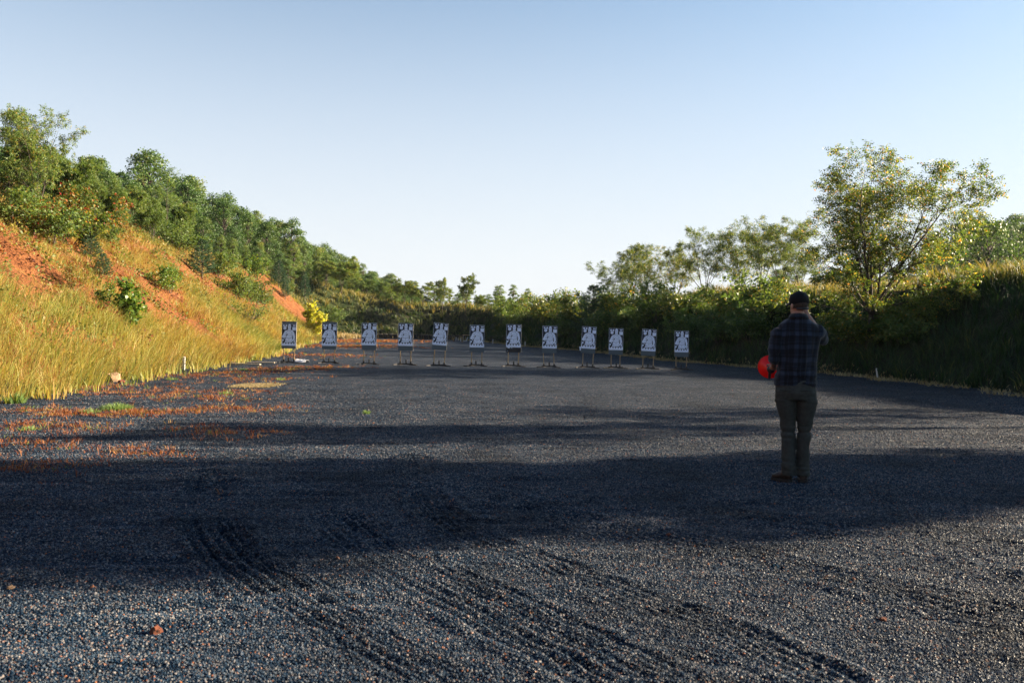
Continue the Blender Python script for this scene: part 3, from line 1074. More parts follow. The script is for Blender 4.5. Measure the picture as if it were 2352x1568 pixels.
# --- far end: slender trees on the far berm
T_sl = [tmpl_locust(s, stems=3, height=8, spread=0.16, kids=(1.3, 1.3), rach=2, per=5, size=0.20, mat=mt, bare=0.18, fork=0.25, wood_r=0.055)
        for s, mt in ((61, 'olive'), (62, 'locust'), (63, 'olive'))]
far = [(1070, 112, 630, 1, 'tallest slender tree at the far end of the lot'), (1017, 114, 640, 0, 'slender tree left of the tallest far tree'),
       (972, 116, 648, 2, 'slim far tree standing against pale sky, second left of the tallest'), (930, 118, 640, 1, 'full far tree where the wooded hill meets the sky'),
       (880, 116, 648, 0, 'thin far tree above the third board'), (786, 112, 602, 2, 'twin-trunked pale tree above the second and third boards'),
       (748, 112, 600, 0, 'pale slender tree above the second board'), (828, 118, 640, 2, 'short pale tree on the far berm above the third board'),
       (1040, 116, 690, 2, 'low bushy tree right of the slender far pair'), (1105, 110, 678, 0, 'rounded olive tree right of the tallest far tree'),
       (1145, 104, 680, 2, 'rounded olive tree above the seventh board'), (1180, 96, 690, 0, 'low olive tree at the far right corner of the lot')]
for k, (px, Y, top, ti, lb) in enumerate(far):
    b, h = stand(px, Y, top)
    put(T_sl[ti], 'slender_tree', b, h, lb, 'tree', 'trees along the far berm', rs.uniform(0, 6), (0, 0), 1.0 if h > 5 else 1.9)

# --- a looser belt of trees behind the far berm, closing the gap under the sky
# --- left hillside forest
T_f = [tmpl_forest(71, 11, 2.9, lobes=44, low=0.10, per=170, size=.21), tmpl_forest(72, 11, 3.3, lobes=50, low=0.10, per=170, size=.21), tmpl_forest(73, 11, 2.7, 'olive', 42, low=0.08, per=160, size=.20), tmpl_forest(74, 11, 2.5, 'broad', 42, low=0.06, per=160, size=.21), tmpl_forest(75, 11, 2.3, 'olive', 38, low=0.06, per=160, size=.20)]
T_fp = tmpl_pine(76, 9.0, 2.6, 16, dense=0.9, tuft=0.34)
rf = random.Random(12)
spots = []
for Yr, n in ((58, 5), (66, 6), (75, 7), (85, 9), (96, 11), (108, 13), (120, 15), (134, 16), (150, 16), (168, 15), (190, 15), (215, 14), (250, 13), (290, 11), (335, 10), (390, 8)):
    for k in range(n):
        y = Yr + rf.uniform(-0.07, 0.07) * Yr
        xmax = -25 - 0.03 * Yr if Yr < 112 else -20 - 0.045 * Yr
        xmin = max(-66, -0.70 * Yr)
        if xmin > xmax - 2:
            continue
        x = xmax + (xmin - xmax) * ((k + rf.uniform(0.1, 0.9)) / n)
        spots.append((x, y))
for Yr in (52, 58, 64, 71, 79, 88, 98, 108, 119, 131, 144, 160):      # lower trees along the wood's edge
    for k in range(2):
        spots.append(((-25.5 if Yr < 75 else -27.5 if Yr < 112 else -22) - 0.02 * Yr - 5 * k + rf.uniform(-1.5, 1.5), Yr + rf.uniform(-3, 3)))
for k, (x, y) in enumerate(spots):
    z = float(hgt(x, y))
    h = rf.uniform(4.2, 6.5) if x > -32 else rf.uniform(6.5, 9.0) if x > -40 else rf.uniform(8.5, 12)
    if y < 95:
        h *= 0.60
    if x > -30 and rf.random() < 0.22:
        put(T_fp, 'pine_tree', (x, y, z), h * 0.75, 'dark pine at the lower edge of the left wood, ' + (by_board(project((x, y, z))[0]) if project((x, y, z))[0] > 620 else 'left of the first board'), 'tree', 'pines in the hillside wood', rf.uniform(0, 6))
        continue
    spx = project((x, y, z + h * 0.6))[0]
    where = ('on the skyline of' if x < -50 else 'half way up' if x < -34 else 'at the lower edge of') + ' the left wood, '
    where += by_board(spx) if spx > 600 else ('above the spreading dark pine' if spx > 430 else 'behind the thin feathery tree' if spx > 300 else 'behind the red-leaved shrub' if spx > 150 else 'at the left edge')
    ti = rf.choice((0, 1, 3, 0, 1, 2, 4)) if x < -32 else rf.choice((2, 4, 0, 3, 2))
    ol = ti in (2, 4)
    put(T_f[ti], 'olive_tree' if False else 'forest_tree', (x, y, z), h,
        ('olive tree ' if ol else 'deep green tree ') + where,
        'tree', 'olive trees of the hillside wood' if ol else 'green trees of the hillside wood', rf.uniform(0, 6), (0, 0), rf.uniform(0.85, 1.15))

for k in range(26):
    px = 830 + 15.5 * k + rf.uniform(-7, 7)
    Y = rf.uniform(122, 150)
    b, h = stand(px, Y, rf.uniform(650, 688) - (10 if px < 950 else 0))
    t_ = T_f[(2, 4, 0, 4)[k % 4]]
    put(t_, 'forest_tree', b, h, ('olive' if k % 4 != 2 else 'deep green') + ' hazy tree in the belt behind the far berm, ' + by_board(px), 'tree', 'trees behind the far berm', rf.uniform(0, 6), (0, 0), rf.uniform(1.0, 1.4))

# --- the wood running on behind the far corner
SKYL = ([560, 700, 850, 960, 1060], [530, 582, 634, 660, 690])
for k in range(52):
    px = 600 + 7.4 * k + rf.uniform(-5, 5)
    Y = rf.uniform(114, 150)
    b, h = stand(px, Y, float(np.interp(px, *SKYL)) + rf.uniform(0, 48))
    if h < 2.5:
        continue
    ti = (2, 0, 4, 3, 2, 1)[k % 6]
    put(T_f[ti], 'forest_tree', b, min(h, 9.5), ('olive' if ti in (2, 4) else 'deep green') + ' tree of the wood on the far corner, ' + by_board(px), 'tree', 'trees on the far corner', rf.uniform(0, 6), (0, 0), rf.uniform(0.9, 1.3))

# --- the dark hill behind the right berm
for k in range(46):
    y = rf.uniform(120, 215)
    x = y * rf.uniform(0.30, 0.80)
    z = float(hgt(x, y))
    if z < 4.2:
        continue
    put(T_f[(0, 1, 3)[k % 3]], 'forest_tree', (x, y, z), rf.uniform(7, 10), 'hazy dark tree on the distant right hill, ' + by_board(project((x, y, z))[0]), 'tree', 'trees of the distant right hill', rf.uniform(0, 6), (0, 0), 1.2)
for px, Y, top in ((2272, 96, 500), (2225, 104, 528)):
    b, h = stand(px, Y, top)
    put(T_f[1 if px > 2250 else 0], 'forest_tree', b, h, 'round sunlit tree behind the grassy crest, right of the largest tree' if px > 2250 else 'round tree half hidden by the largest tree on the right', 'tree', None, 0.4, (0, 0), 1.1)

for k in range(12):
    px = 2215 + 17 * k
    b, h = stand(px, rf.uniform(125, 165), rf.uniform(488, 520))
    put(T_f[(0, 1, 3)[k % 3]], 'forest_tree', b, min(h, 16), 'shaded tree of the distant wood beyond the grassy crest at the right edge', 'tree', 'distant wood at the right edge', rf.uniform(0, 6), (0, 0), 1.0)

# --- trees on the crest that stand outside the frame on the right and shade the foreground
for k, (x, y, h, ti) in enumerate(((20.5, 11.6, 7.4, 1), (23.8, 12.7, 6.6, 0),  (19.8, 15.8, 5.8, 3), (21.0, 18.2, 4.4, 2))):
    put(T_l[ti] if k > 1 else T_mid, 'locust_tree', (x, y, float(hgt(x, y))), h, 'tree on the right berm standing beyond the right edge of view', 'tree', 'trees beyond the right edge', 1.3 * k, (0, 0), 0.78 if k == 0 else 0.9)

# --- the left bank's own trees and shrubs
b, h = seen(85, 520, 255)
put(T_left, 'bank_tree', b, h, 'tall open tree at the top of the left bank, leftmost in view', 'tree', None, 0.5)
for px, pb, pt, t, nm, lb, ln, wd in (
        (20, 470, 330, T_f[3], 'bank_tree', 'dense dark tree at the left edge behind the tall open tree', (0, 0), 1.0),
        (45, 480, 300, T_f[0], 'bank_tree', 'dark green tree behind the leftmost open tree', (0, 0), 0.9),
        (150, 510, 345, T_mid, 'bank_tree', 'olive tree between the leftmost tree and the red-leaved shrub', (0, 0), 1.1),
        (378, 560, 388, T_air, 'bank_tree', 'thin feathery tree rising above the middle of the left bank', (0, 0), 1.2),
        (275, 530, 425, T_lean, 'bank_tree', 'low tree leaning to the right on the bank crest', (0, R(30)), 1.0),
        (350, 560, 440, T_mid, 'bank_tree', 'bushy pale green tree below the thin feathery tree', (0, 0), 1.0),
        (405, 570, 455, T_mid, 'bank_tree', 'pale green tree right of the thin feathery tree', (0, 0), 0.9),
        (255, 545, 420, T_mid, 'bank_tree', 'olive tree right behind the red-leaved shrub', (0, 0), 1.0)):
    b, h = seen(px, pb, pt)
    put(t, nm, b, h, lb, 'tree', 'trees on the left bank', rs.uniform(0, 6) if ln == (0, 0) else 0, ln, wd)
b, h = seen(464, 640, 550)
put(T_pine, 'pine_tree', b, h, 'spreading dark pine on the middle of the left bank', 'tree', None, 0.3)
b, h = seen(208, 600, 528)
put(T_pine, 'pine_tree', b, h, 'young blue-green conifer, the upper of the two on the left bank', 'tree', None, 0.3)
b, h = seen(236, 640, 582)
put(T_pine, 'pine_tree', b, h, 'young blue-green conifer, the lower of the two on the left bank', 'tree', None, 2.3)
T_red = tmpl_shrub(91, 2.2, 'red', 7, 0.7, 10, 0.13)
T_mapl = tmpl_shrub(92, 1.6, 'bright', 6, 0.6, 9, 0.12, ar=0.7)
T_yel = tmpl_shrub(93, 2.4, 'yellow', 5, 0.5, 12, 0.15, ar=0.75)
def tmpl_sapling(seed, height=1.7, mat='bright', size=0.13, per=9, stems=2, bare=0.35, spread=0.25, ar=0.7):
    rg = np.random.default_rng(seed)
    P = dict(lv=1, n=[8, 4, 3], kids=[2.2, 0, 0], wig=[0.06, 0.15, 0.1], up=[0.03, 0.0, 0], tap=0.85, ang=[0.9, 0.6, 0.6], len=[0.36, 0.5, 0.5])
    P['from'] = [bare, 0, 0]
    segs, tips = [], []
    for k in range(stems):
        a = 2.2 * k + 0.5
        d = nrm(np.array((math.cos(a) * spread * k, math.sin(a) * spread * k, 1.0)))
        grow(rg, np.array((0.02 * k, 0, -0.15)), d, height * (1.0 if k == 0 else 0.8), 0.022, 0, P, segs, tips)
    return Tmpl(tubes_mesh('trunk', segs, M['bark'], 5), clump_leaves(rg, 'crown', tips, M[mat], per=per, spread=0.07, size=size, ar=ar), height)


T_sap = tmpl_sapling(95)
T_thin = tmpl_sapling(96, 1.8, 'bright', 0.11, 5, 3, 0.4, 0.3)
T_ysap = tmpl_sapling(97, 2.6, 'yellow', 0.16, 12, 3, 0.22, 0.28, 0.8)
T_brn = tmpl_shrub(94, 1.5, 'olive', 9, 1.0, 6, 0.07)
b, h = seen(200, 548, 432)
put(T_red, 'maple_shrub', b, h, 'shrub turning red and orange near the top of the left bank', 'shrub', None, 0.8)
for px, pb, pt, t, lb, wd in (
        (292, 768, 648, T_sap, 'rounded green sapling with a dark lower crown on the lower bank', 1.1),
        (245, 738, 652, T_thin, 'thin upright sapling with pale leaves left of the rounded sapling', 0.9),
        (390, 672, 615, T_mapl, 'glossy bright green bush on bare clay mid bank', 1.1),
        (172, 670, 610, T_red, 'small yellowing sapling high on the bank above the grass', 0.7),
        (545, 690, 630, T_sh[1], 'wide pale green shrub left of the bare clay slope', 1.2),
        (590, 640, 592, T_mapl, 'yellow-green shrub on the bank crest beside the wood', 1.1),
        (560, 745, 680, T_brn, 'brownish twiggy shrub low on the bank behind the first board', 1.4),
        (605, 700, 668, T_sh[1], 'low pale shrub on the clay right of the wide shrub', 1.3),
        (245, 528, 512, T_mapl, 'tiny green bush on the crest right of the red-leaved shrub', 1.5),
        (765, 745, 708, T_sh[1], 'pale small shrub right of the yellow tree', 1.3)):
    b, h = seen(px, pb, pt)
    put(t, 'bank_shrub', b, h, lb, 'shrub', 'shrubs on the left bank', rs.uniform(0, 6), (0, 0), wd)
for px, pb, pt, t, lb, wd in (
        (120, 560, 470, T_sh[1], 'pale green thicket under the leftmost tall tree', 1.3), (160, 565, 480, T_sh[0], 'green thicket left of the red-leaved shrub', 1.3),
        (70, 540, 470, T_red, 'reddish brown brush at the foot of the leftmost tall tree', 1.4), (20, 520, 440, T_sh[1], 'brush at the left edge below the dark trees', 1.3),
        (235, 560, 505, T_sh[1], 'pale brush below and right of the red-leaved shrub', 1.2), (410, 580, 520, T_sh[1], 'pale bushes at the feet of the pale green trees', 1.4),
        (350, 585, 575, T_mapl, 'tiny bush in the golden grass of the crest', 1.6), (500, 640, 585, T_sh[1], 'olive bush right of the spreading dark pine', 1.3), (575, 690, 640, T_sh[0], 'green bush beside the wide pale shrub', 1.2)):
    b, h = seen(px, pb, pt)
    put(t, 'bank_shrub', b, min(h, 4.0), lb, 'shrub', 'shrubs on the left bank', rs.uniform(0, 6), (0, 0), wd)
b, h = seen(722, 775, 703)
put(T_ysap, 'yellow_tree', b, h, 'bright yellow-green young tree between the first two boards', 'tree', None, 0.4, (0, 0), 1.05)
for px, pb, pt, t, lb in ((655, 690, 640, T_fp, 'dark pine at the foot of the wood where the clay ends'), (700, 690, 625, T_fp, 'dark pine at the corner of the far berm'),
                          (640, 660, 600, T_pine, 'small pine on the crest above the first board')):
    b, h = seen(px, pb, pt)
    put(t, 'pine_tree', b, h, lb, 'tree', None, rs.uniform(0, 6))
# ------------------------------------------------------------------ grasses
def blades(name, base, height, width, lean, tint, mat, curl=0.5):
    """each blade: a tapering curved strip of two lengths"""
    n = len(base)
    r = np.random.default_rng(n)
    a = r.uniform(0, 2 * np.pi, n)
    sd = np.stack([np.cos(a), np.sin(a), np.zeros(n)], 1)
    up = np.array([0, 0, 1.0])
    h = height[:, None]; w = width[:, None]
    m = base + up * h * 0.55 + lean * h * 0.22
    t = base + up * h * (1.0 - 0.25 * curl * np.linalg.norm(lean, axis=1, keepdims=True)) + lean * h * 0.75
    v = np.stack([base - sd * w * 0.5, base + sd * w * 0.5, m + sd * w * 0.42, m - sd * w * 0.42, t], 1).reshape(-1, 3)
    i = np.arange(n)[:, None] * 5
    f4 = i + np.array([[0, 1, 2, 3]]); f3 = i + np.array([[3, 2, 4]])
    return mesh_np(name, v, [f4, f3], mat, tint=np.concatenate([tint, np.clip(tint + 0.06, 0, 1)]))


rg = np.random.default_rng(77)


CLEAR = [lot_pt(422, 849), lot_pt(262, 877), lot_pt(2016, 867)]


def clear_of(x, y):
    """trodden spots on the near side of posts and rocks"""
    k = np.ones(x.shape, bool)
    for c in CLEAR:
        e = -c / np.hypot(*c)
        t = np.clip((x - c[0]) * e[0] + (y - c[1]) * e[1], -0.1, 2.6)
        k &= np.hypot(x - c[0] - t * e[0], y - c[1] - t * e[1]) > 0.28
    return k
# bare clay streaks on the left bank, surveyed
BARE = [((340, 690), (480, 770), 0.5), ((380, 600), (470, 650), 0.5), ((0, 560), (90, 650), 0.4), ((20, 545), (115, 640), 0.55), ((190, 590), (330, 690), 0.75), ((250, 600), (345, 660), 0.6), ((430, 610), (560, 690), 0.8), ((480, 620), (600, 705), 0.8),
        ((610, 660), (700, 735), 1.6), ((640, 670), (715, 745), 1.6), ((300, 680), (380, 720), 0.5), ((150, 640), (200, 690), 0.5), ((330, 640), (430, 690), 0.6), ((0, 600), (60, 660), 0.5), ((700, 720), (760, 768), 1.2)]
BARE = [(hit(*a)[:2], hit(*b)[:2], w * 1.5) for a, b, w in BARE]


def bareness(x, y):
    f = np.zeros(x.shape)
    for a, b, w in BARE:
        e = b - a
        t = np.clip(((x - a[0]) * e[0] + (y - a[1]) * e[1]) / (e @ e + 1e-9), 0, 1)
        d = np.hypot(x - a[0] - t * e[0], y - a[1] - t * e[1])
        f = np.maximum(f, np.clip(1.5 * np.exp(-(d / w) ** 2), 0, 1))
    return f


def clumped(n, x0, x1, y0, y1, per, rad, acc):
    """clump centres accepted by acc(x,y), then blades around each"""
    x = rg.uniform(x0, x1, n); y = rg.uniform(y0, y1, n)
    k = acc(x, y)
    x, y = x[k], y[k]
    cid = np.repeat(np.arange(len(x)), per)
    N = len(cid)
    a = rg.uniform(0, 6.28, N); r_ = rad * np.sqrt(rg.random(N))
    out = np.stack([np.cos(a), np.sin(a), np.zeros(N)], 1)
    return x[cid] + np.cos(a) * r_, y[cid] + np.sin(a) * r_, out * (r_ / rad)[:, None], cid, len(x)


def in_view(x, y, m=1.5):
    return (np.abs(x) < 0.643 * m * y + 1.5) & (y > 1.5)


# tall broomsedge on the left bank
def acc_left(x, y):
    d, _ = lot_dist(x, y)
    dens = np.clip((30.0 / np.maximum(y, 20)) ** 1.3, 0.12, 1)
    patch = 0.5 + 0.5 * np.sin(1.3 * x + 2.1 * np.sin(0.7 * y)) * np.sin(0.9 * y + 1.9 * np.sin(0.8 * x))
    hi = np.clip((d - 3.0) / 6.0, 0, 1)
    p = dens * (1 - 0.90 * bareness(x, y)) * (1 - 0.62 * hi * patch) * (1 - 0.25 * hi)
    return clear_of(x, y) & (d > -0.15) & (d < 17) & (x < -5) & (y < 99) & in_view(x, y) & (rg.random(len(x)) < p)


x, y, out, cid, nc = clumped(60000, -40, -8, 6, 112, 16, 0.26, acc_left)
N = len(x)
d, _ = lot_dist(x, y)
z = np.maximum(hgt(x, y), 0) - 0.03
ch = rg.uniform(0.7, 1.25, nc)[cid]
H = ch * rg.uniform(0.45, 1.0, N) * (0.52 + 0.38 * np.clip(1 - d / 5, 0, 1)) * (1 - 0.55 * bareness(x, y))
wd = (0.0045 + 0.00036 * y) * rg.uniform(0.7, 1.3, N)
cl = (rg.normal(0, 0.9, (nc, 3)) * np.array([1, 1, 0]))[cid]
lean = out * 0.8 + np.array([0.62, -0.12, 0]) + 0.30 * cl + rg.normal(0, 0.28, (N, 3)) * np.array([1, 1, 0])
big = 0.5 + 0.5 * np.sin(0.35 * x + 0.6 * np.sin(0.3 * y)) * np.sin(0.31 * y + 1.0)
tint = np.clip(0.50 + 0.45 * (big - 0.5) + rg.normal(0, 0.17, nc)[cid] + rg.normal(0, 0.10, N) + 0.06 * np.clip(1 - d / 3.5, 0, 1), 0, 1)
o = obj('tall_grass', blades('tall_grass', np.stack([x, y, z], 1), H, wd, lean, tint, M['bankgrass']))
tag(o, 'tall golden green broomsedge covering the left bank', 'grass', kind='stuff')


# broadleaf scrub scattered through the grass of the bank
def acc_scrub(x, y):
    d, _ = lot_dist(x, y)
    p_ = np.clip(26.0 / np.maximum(y, 18), 0, 1) * (0.35 + 0.65 * np.clip((d - 1) / 6, 0, 1)) * (0.4 + 0.6 * (np.sin(0.9 * x + 1.3 * np.sin(0.5 * y)) * np.sin(0.7 * y) > -0.1))
    return clear_of(x, y) & (d > 0.4) & (d < 14) & (x < -5) & in_view(x, y) & (rg.random(len(x)) < p_)


x, y, out, cid, nc = clumped(5200, -34, -8, 11, 80, 34, 0.30, acc_scrub)
N = len(x)
sh = rg.uniform(0.35, 0.95, nc)[cid]
z = np.maximum(hgt(x, y), 0) + sh * rg.random(N) ** 0.8 * (1.05 - 0.5 * np.linalg.norm(out, axis=1))
Ls = rg.uniform(0.05, 0.11, N) * (1 + 0.012 * y)
kind_ = rg.random(nc)[cid]
tint = np.clip(np.where(kind_ < 0.62, 0.15 + 0.30 * rg.random(N), np.where(kind_ < 0.86, 0.5 + 0.2 * rg.random(N), 0.75 + 0.25 * rg.random(N))), 0, 1)
M['scrub'] = leafy('scrub leaf', [(0.0, (0.05, 0.08, 0.02)), (0.3, (0.12, 0.16, 0.035)), (0.5, (0.24, 0.22, 0.05)), (0.72, (0.24, 0.12, 0.035)), (0.9, (0.20, 0.05, 0.022)), (1.0, (0.10, 0.03, 0.02))], 0.35)
o = obj('bank_scrub', leaf_mesh('bank_scrub', np.stack([x, y, z], 1), rg.normal(0, 1, (N, 3)), rg.normal(0, 1, (N, 3)) + np.array([0.5, 0, 0.5]), Ls, Ls * 0.55, tint, M['scrub']))
tag(o, 'low green, brown and reddish scrub scattered through the bank grass', 'scrub', kind='stuff')


# upright green weeds at the foot of the left bank
def acc_foot(x, y):
    d, _ = lot_dist(x, y)
    return clear_of(x, y) & (d > -0.8) & (d < 0.8) & (x < -5) & in_view(x, y) & (rg.random(len(x)) < 0.8 * np.clip(22 / y, 0, 1))


x, y, out, cid, nc = clumped(6000, -19, -8, 6, 70, 9, 0.16, acc_foot)
N = len(x)
z = np.maximum(hgt(x, y), 0) - 0.02
H = rg.uniform(0.12, 0.5, nc)[cid] * rg.uniform(0.6, 1.0, N)
lean = out * 0.5 + rg.normal(0, 0.15, (N, 3)) * np.array([1, 1, 0])
tint = np.clip(0.62 + rg.normal(0, 0.18, nc)[cid] + rg.normal(0, 0.08, N), 0, 1)
o = obj('bank_foot_grass', blades('bank_foot_grass', np.stack([x, y, z], 1), H, np.full(N, 0.014) + 0.0004 * y, lean, tint, M['bankgrass']))
tag(o, 'pale green weeds standing along the foot of the left bank', 'grass', kind='stuff')


# right and far berm grass, shade painted on the face, sunlight on the crest
def acc_right(x, y):
    d, _ = lot_dist(x, y)
    dens = np.clip((30.0 / np.maximum(y, 20)) ** 1.1, 0.16, 1)
    return (d > 0.1) & (d < 11) & (x > -36) & ((x > -8) | (y > 97)) & in_view(x, y) & (rg.random(len(x)) < dens)


x, y, out, cid, nc = clumped(90000, -36, 30, 18, 128, 9, 0.24, acc_right)
N = len(x)
d, hc = lot_dist(x, y)
z = np.maximum(hgt(x, y), 0) - 0.03
crest = np.clip((d - 3.8) / 1.5, 0, 1)
H = rg.uniform(0.45, 1.0, nc)[cid] * rg.uniform(0.5, 1.0, N) * (0.85 + 0.3 * crest)
wd = (0.012 + 0.0006 * y) * rg.uniform(0.7, 1.3, N)
lean = out * 0.7 + (rg.normal(0, 0.35, (nc, 3)) * np.array([1, 1, 0]))[cid] + rg.normal(0, 0.2, (N, 3)) * np.array([1, 1, 0])
tint = np.clip(0.26 + 0.18 * np.clip((y - 70) / 30, 0, 1) + np.where(y > 85, 0.26, 0.52) * crest + rg.normal(0, 0.14, nc)[cid] + rg.normal(0, 0.1, N), 0, 1)  # painted light: dark shaded face, sunlit gold crest, haze lightening the far grass
o = obj('berm_grass', blades('berm_grass', np.stack([x, y, z], 1), H, wd, lean, tint, M['shade_sun_grass']))
tag(o, 'long green grass over the berm, shade painted on its face, sunlight along its crest', 'grass', kind='stuff')


# dry straw verge between gravel and the right berm, and golden tufts at the far end
def acc_verge(x, y):
    d, _ = lot_dist(x, y)
    wv = 0.25 * np.sin(y * 0.9) + 0.2 * np.sin(y * 2.3 + x)
    return (((d > -0.75 + wv) & (d < 0.35) & (x > -4) & (y < 100)) | ((d > -2.2 + 2 * wv) & (d < 0.4) & (y > 96))) & in_view(x, y) & (rg.random(len(x)) < np.clip(30 / y, 0.25, 0.9))


x, y, out, cid, nc = clumped(60000, -24, 14.5, 17, 112, 7, 0.18, acc_verge)
N = len(x)
z = np.maximum(hgt(x, y), 0) - 0.02
farm = (y > 96)
H = np.where(farm & (x < -6), rg.uniform(0.3, 0.8, N), rg.uniform(0.05, 0.17, N))
lean = out * 0.9 + rg.normal(0, 0.3, (N, 3)) * np.array([1, 1, 0])
tint = np.clip(0.45 + rg.normal(0, 0.2, nc)[cid] + rg.normal(0, 0.15, N), 0, 1)
o = obj('verge_grass', blades('verge_grass', np.stack([x, y, z], 1), H, 0.014 + 0.0006 * y, lean, tint, M['straw']))
tag(o, 'dry straw coloured verge along the edge of the gravel', 'grass', kind='stuff')

# rusty low weeds creeping over the left of the lot
WEED = [((30, 945), (300, 950), 0.55, 1.0), ((250, 950), (620, 938), 0.5, 1.0), ((380, 920), (520, 915), 0.7, 0.4), ((450, 985), (580, 995), 0.45, 0.9), ((200, 900), (600, 905), 1.0, 0.35), ((0, 975), (230, 985), 0.5, 0.7),
        ((20, 1065), (180, 1075), 0.35, 0.9), ((230, 1035), (420, 1045), 0.3, 0.7), ((0, 905), (250, 890), 0.9, 0.6), ((350, 870), (640, 850), 1.0, 0.55), ((620, 847), (800, 845), 0.8, 0.8), ((640, 815), (790, 818), 1.8, 1.0),
        ((700, 795), (860, 795), 3.5, 0.9), ((740, 785), (880, 782), 4.5, 0.6), ((0, 1000), (120, 1030), 0.5, 0.4), ((520, 1130), (560, 1130), 0.1, 0.5), ((420, 880), (700, 868), 0.8, 0.25)]
X, Y_, Cn = [], [], 0
xs, ys, outs, cids = [], [], [], []
for a, b, w, dn in WEED:
    pa, pb = lot_pt(*a), lot_pt(*b)
    ln = np.hypot(*(pb - pa))
    n = int(dn * (ln + w) * w * 2 * (95 if pa[1] < 18 else 50 if pa[1] < 40 else 12))
    n = min(int(n * 1.5), 4600)
    t = rg.random(n)
    cx_ = pa[0] + (pb[0] - pa[0]) * t + rg.normal(0, w * 0.75, n)
    cy_ = pa[1] + (pb[1] - pa[1]) * t + rg.normal(0, w * 0.75, n)
    k = np.sin(cx_ * 3.1 + 2 * np.sin(cy_ * 1.3)) * np.sin(cy_ * 2.7 + 1.5 * np.sin(cx_ * 1.9)) + rg.normal(0, 0.6, n) > -0.15
    cx_, cy_ = cx_[k], cy_[k]
    per = 7
    cid = np.repeat(np.arange(len(cx_)), per)
    a_ = rg.uniform(0, 6.28, len(cid)); r_ = np.sqrt(rg.random(len(cid)))
    xs.append(cx_[cid] + np.cos(a_) * r_ * 0.09); ys.append(cy_[cid] + np.sin(a_) * r_ * 0.09)
    outs.append(np.stack([np.cos(a_) * r_, np.sin(a_) * r_, 0 * r_], 1)); cids.append(cid + Cn)
    Cn += len(cx_)
x, y, out, cid = np.concatenate(xs), np.concatenate(ys), np.concatenate(outs), np.concatenate(cids)
N = len(x)
ok = (x > XL(y) - 0.5) & (x < XR(y))
ck = np.ones(Cn)
H = (rg.uniform(0.03, 0.11, Cn)[cid] * rg.uniform(0.5, 1.1, N)) * (1 + np.clip(y - 25, 0, 60) * 0.02)
lean = out * 1.5 + rg.normal(0, 0.35, (N, 3)) * np.array([1, 1, 0])
tint = np.clip(0.45 + rg.normal(0, 0.17, Cn)[cid] + rg.normal(0, 0.1, N), 0, 0.9)
grn = (rg.random(Cn) < 0.06)[cid]
tint[grn] = 1.0
base = np.stack([x, y, lot_z(x.copy(), y.copy(), False) - 0.01], 1)
o = obj('ground_weeds', blades('ground_weeds', base[ok], H[ok], (0.0045 + 0.0004 * y)[ok], lean[ok], tint[ok], M['redweed']))
tag(o, 'rust red and straw weeds creeping over the left of the gravel', 'weeds', kind='stuff')


# single green weeds on the gravel
def weed_mesh(seed, n, h, w, mat):
    r = np.random.default_rng(seed)
    a = r.uniform(0, 6.28, n); q_ = np.sqrt(r.random(n))
    b = np.stack([np.cos(a) * q_ * w, np.sin(a) * q_ * w, np.zeros(n) - 0.01], 1)
    ln = np.stack([np.cos(a) * q_, np.sin(a) * q_, np.zeros(n)], 1) * 1.0 + r.normal(0, 0.25, (n, 3)) * np.array([1, 1, 0])
    st = blades('foliage', b, h * (1.1 - 0.5 * q_) * r.uniform(0.6, 1, n), np.full(n, 0.012), ln, r.random(n), M[mat])
    return st


wm = [weed_mesh(1, 420, 0.17, 0.24, 'greenweed'), weed_mesh(2, 90, 0.12, 0.14, 'greenweed'), weed_mesh(3, 120, 0.22, 0.12, 'greenweed')]
for px, py, k, s, lb in ((268, 940, 0, 1.0, 'bright pale green weed cushion on the rusty weeds'), (68, 988, 1, 0.9, 'flat green weed on the gravel near the left edge'),
                         (208, 948, 1, 1.1, 'small green weed left of the pale green cushion'), (645, 872, 1, 0.9, 'low green weed on the gravel below the first board'),
                         (395, 872, 1, 1.0, 'small green weed right of the tan rock'), (462, 852, 1, 1.1, 'green weed by the white post on the left'),
                         (560, 850, 1, 1.0, 'dark green weed in front of the loose planks'), (518, 905, 1, 1.0, 'green weed left of the straw patch'), (842, 950, 2, 0.5, 'thin lone weed stalk on the open gravel'),
                         (35, 925, 2, 1.4, 'tall pale weed at the foot of the bank, leftmost'), (470, 1170, 1, 0.0, '')):
    if not s:
        continue
    p = lot_pt(px, py)
    o = obj('green_weed', wm[k], None, (p[0], p[1], 0.0), (0, 0, px), s)
    tag(o, lb, 'weed', 'green weeds on the gravel')
# ------------------------------------------------------------------ target stands
def disc(c, r, n=14, rx=1.0):
    return [(c[0] + math.cos(2 * math.pi * k / n) * r * rx, c[1] + math.sin(2 * math.pi * k / n) * r) for k in range(n)]


def stroke(pts, w):
    out = []
    for (x0, y0), (x1, y1) in zip(pts[:-1], pts[1:]):
        dx, dy = x1 - x0, y1 - y0
        l_ = math.hypot(dx, dy) + 1e-9
        nx_, ny_ = -dy / l_ * w / 2, dx / l_ * w / 2
        out.append([(x0 + nx_, y0 + ny_), (x0 - nx_, y0 - ny_), (x1 - nx_, y1 - ny_), (x1 + nx_, y1 + ny_)])
    return out


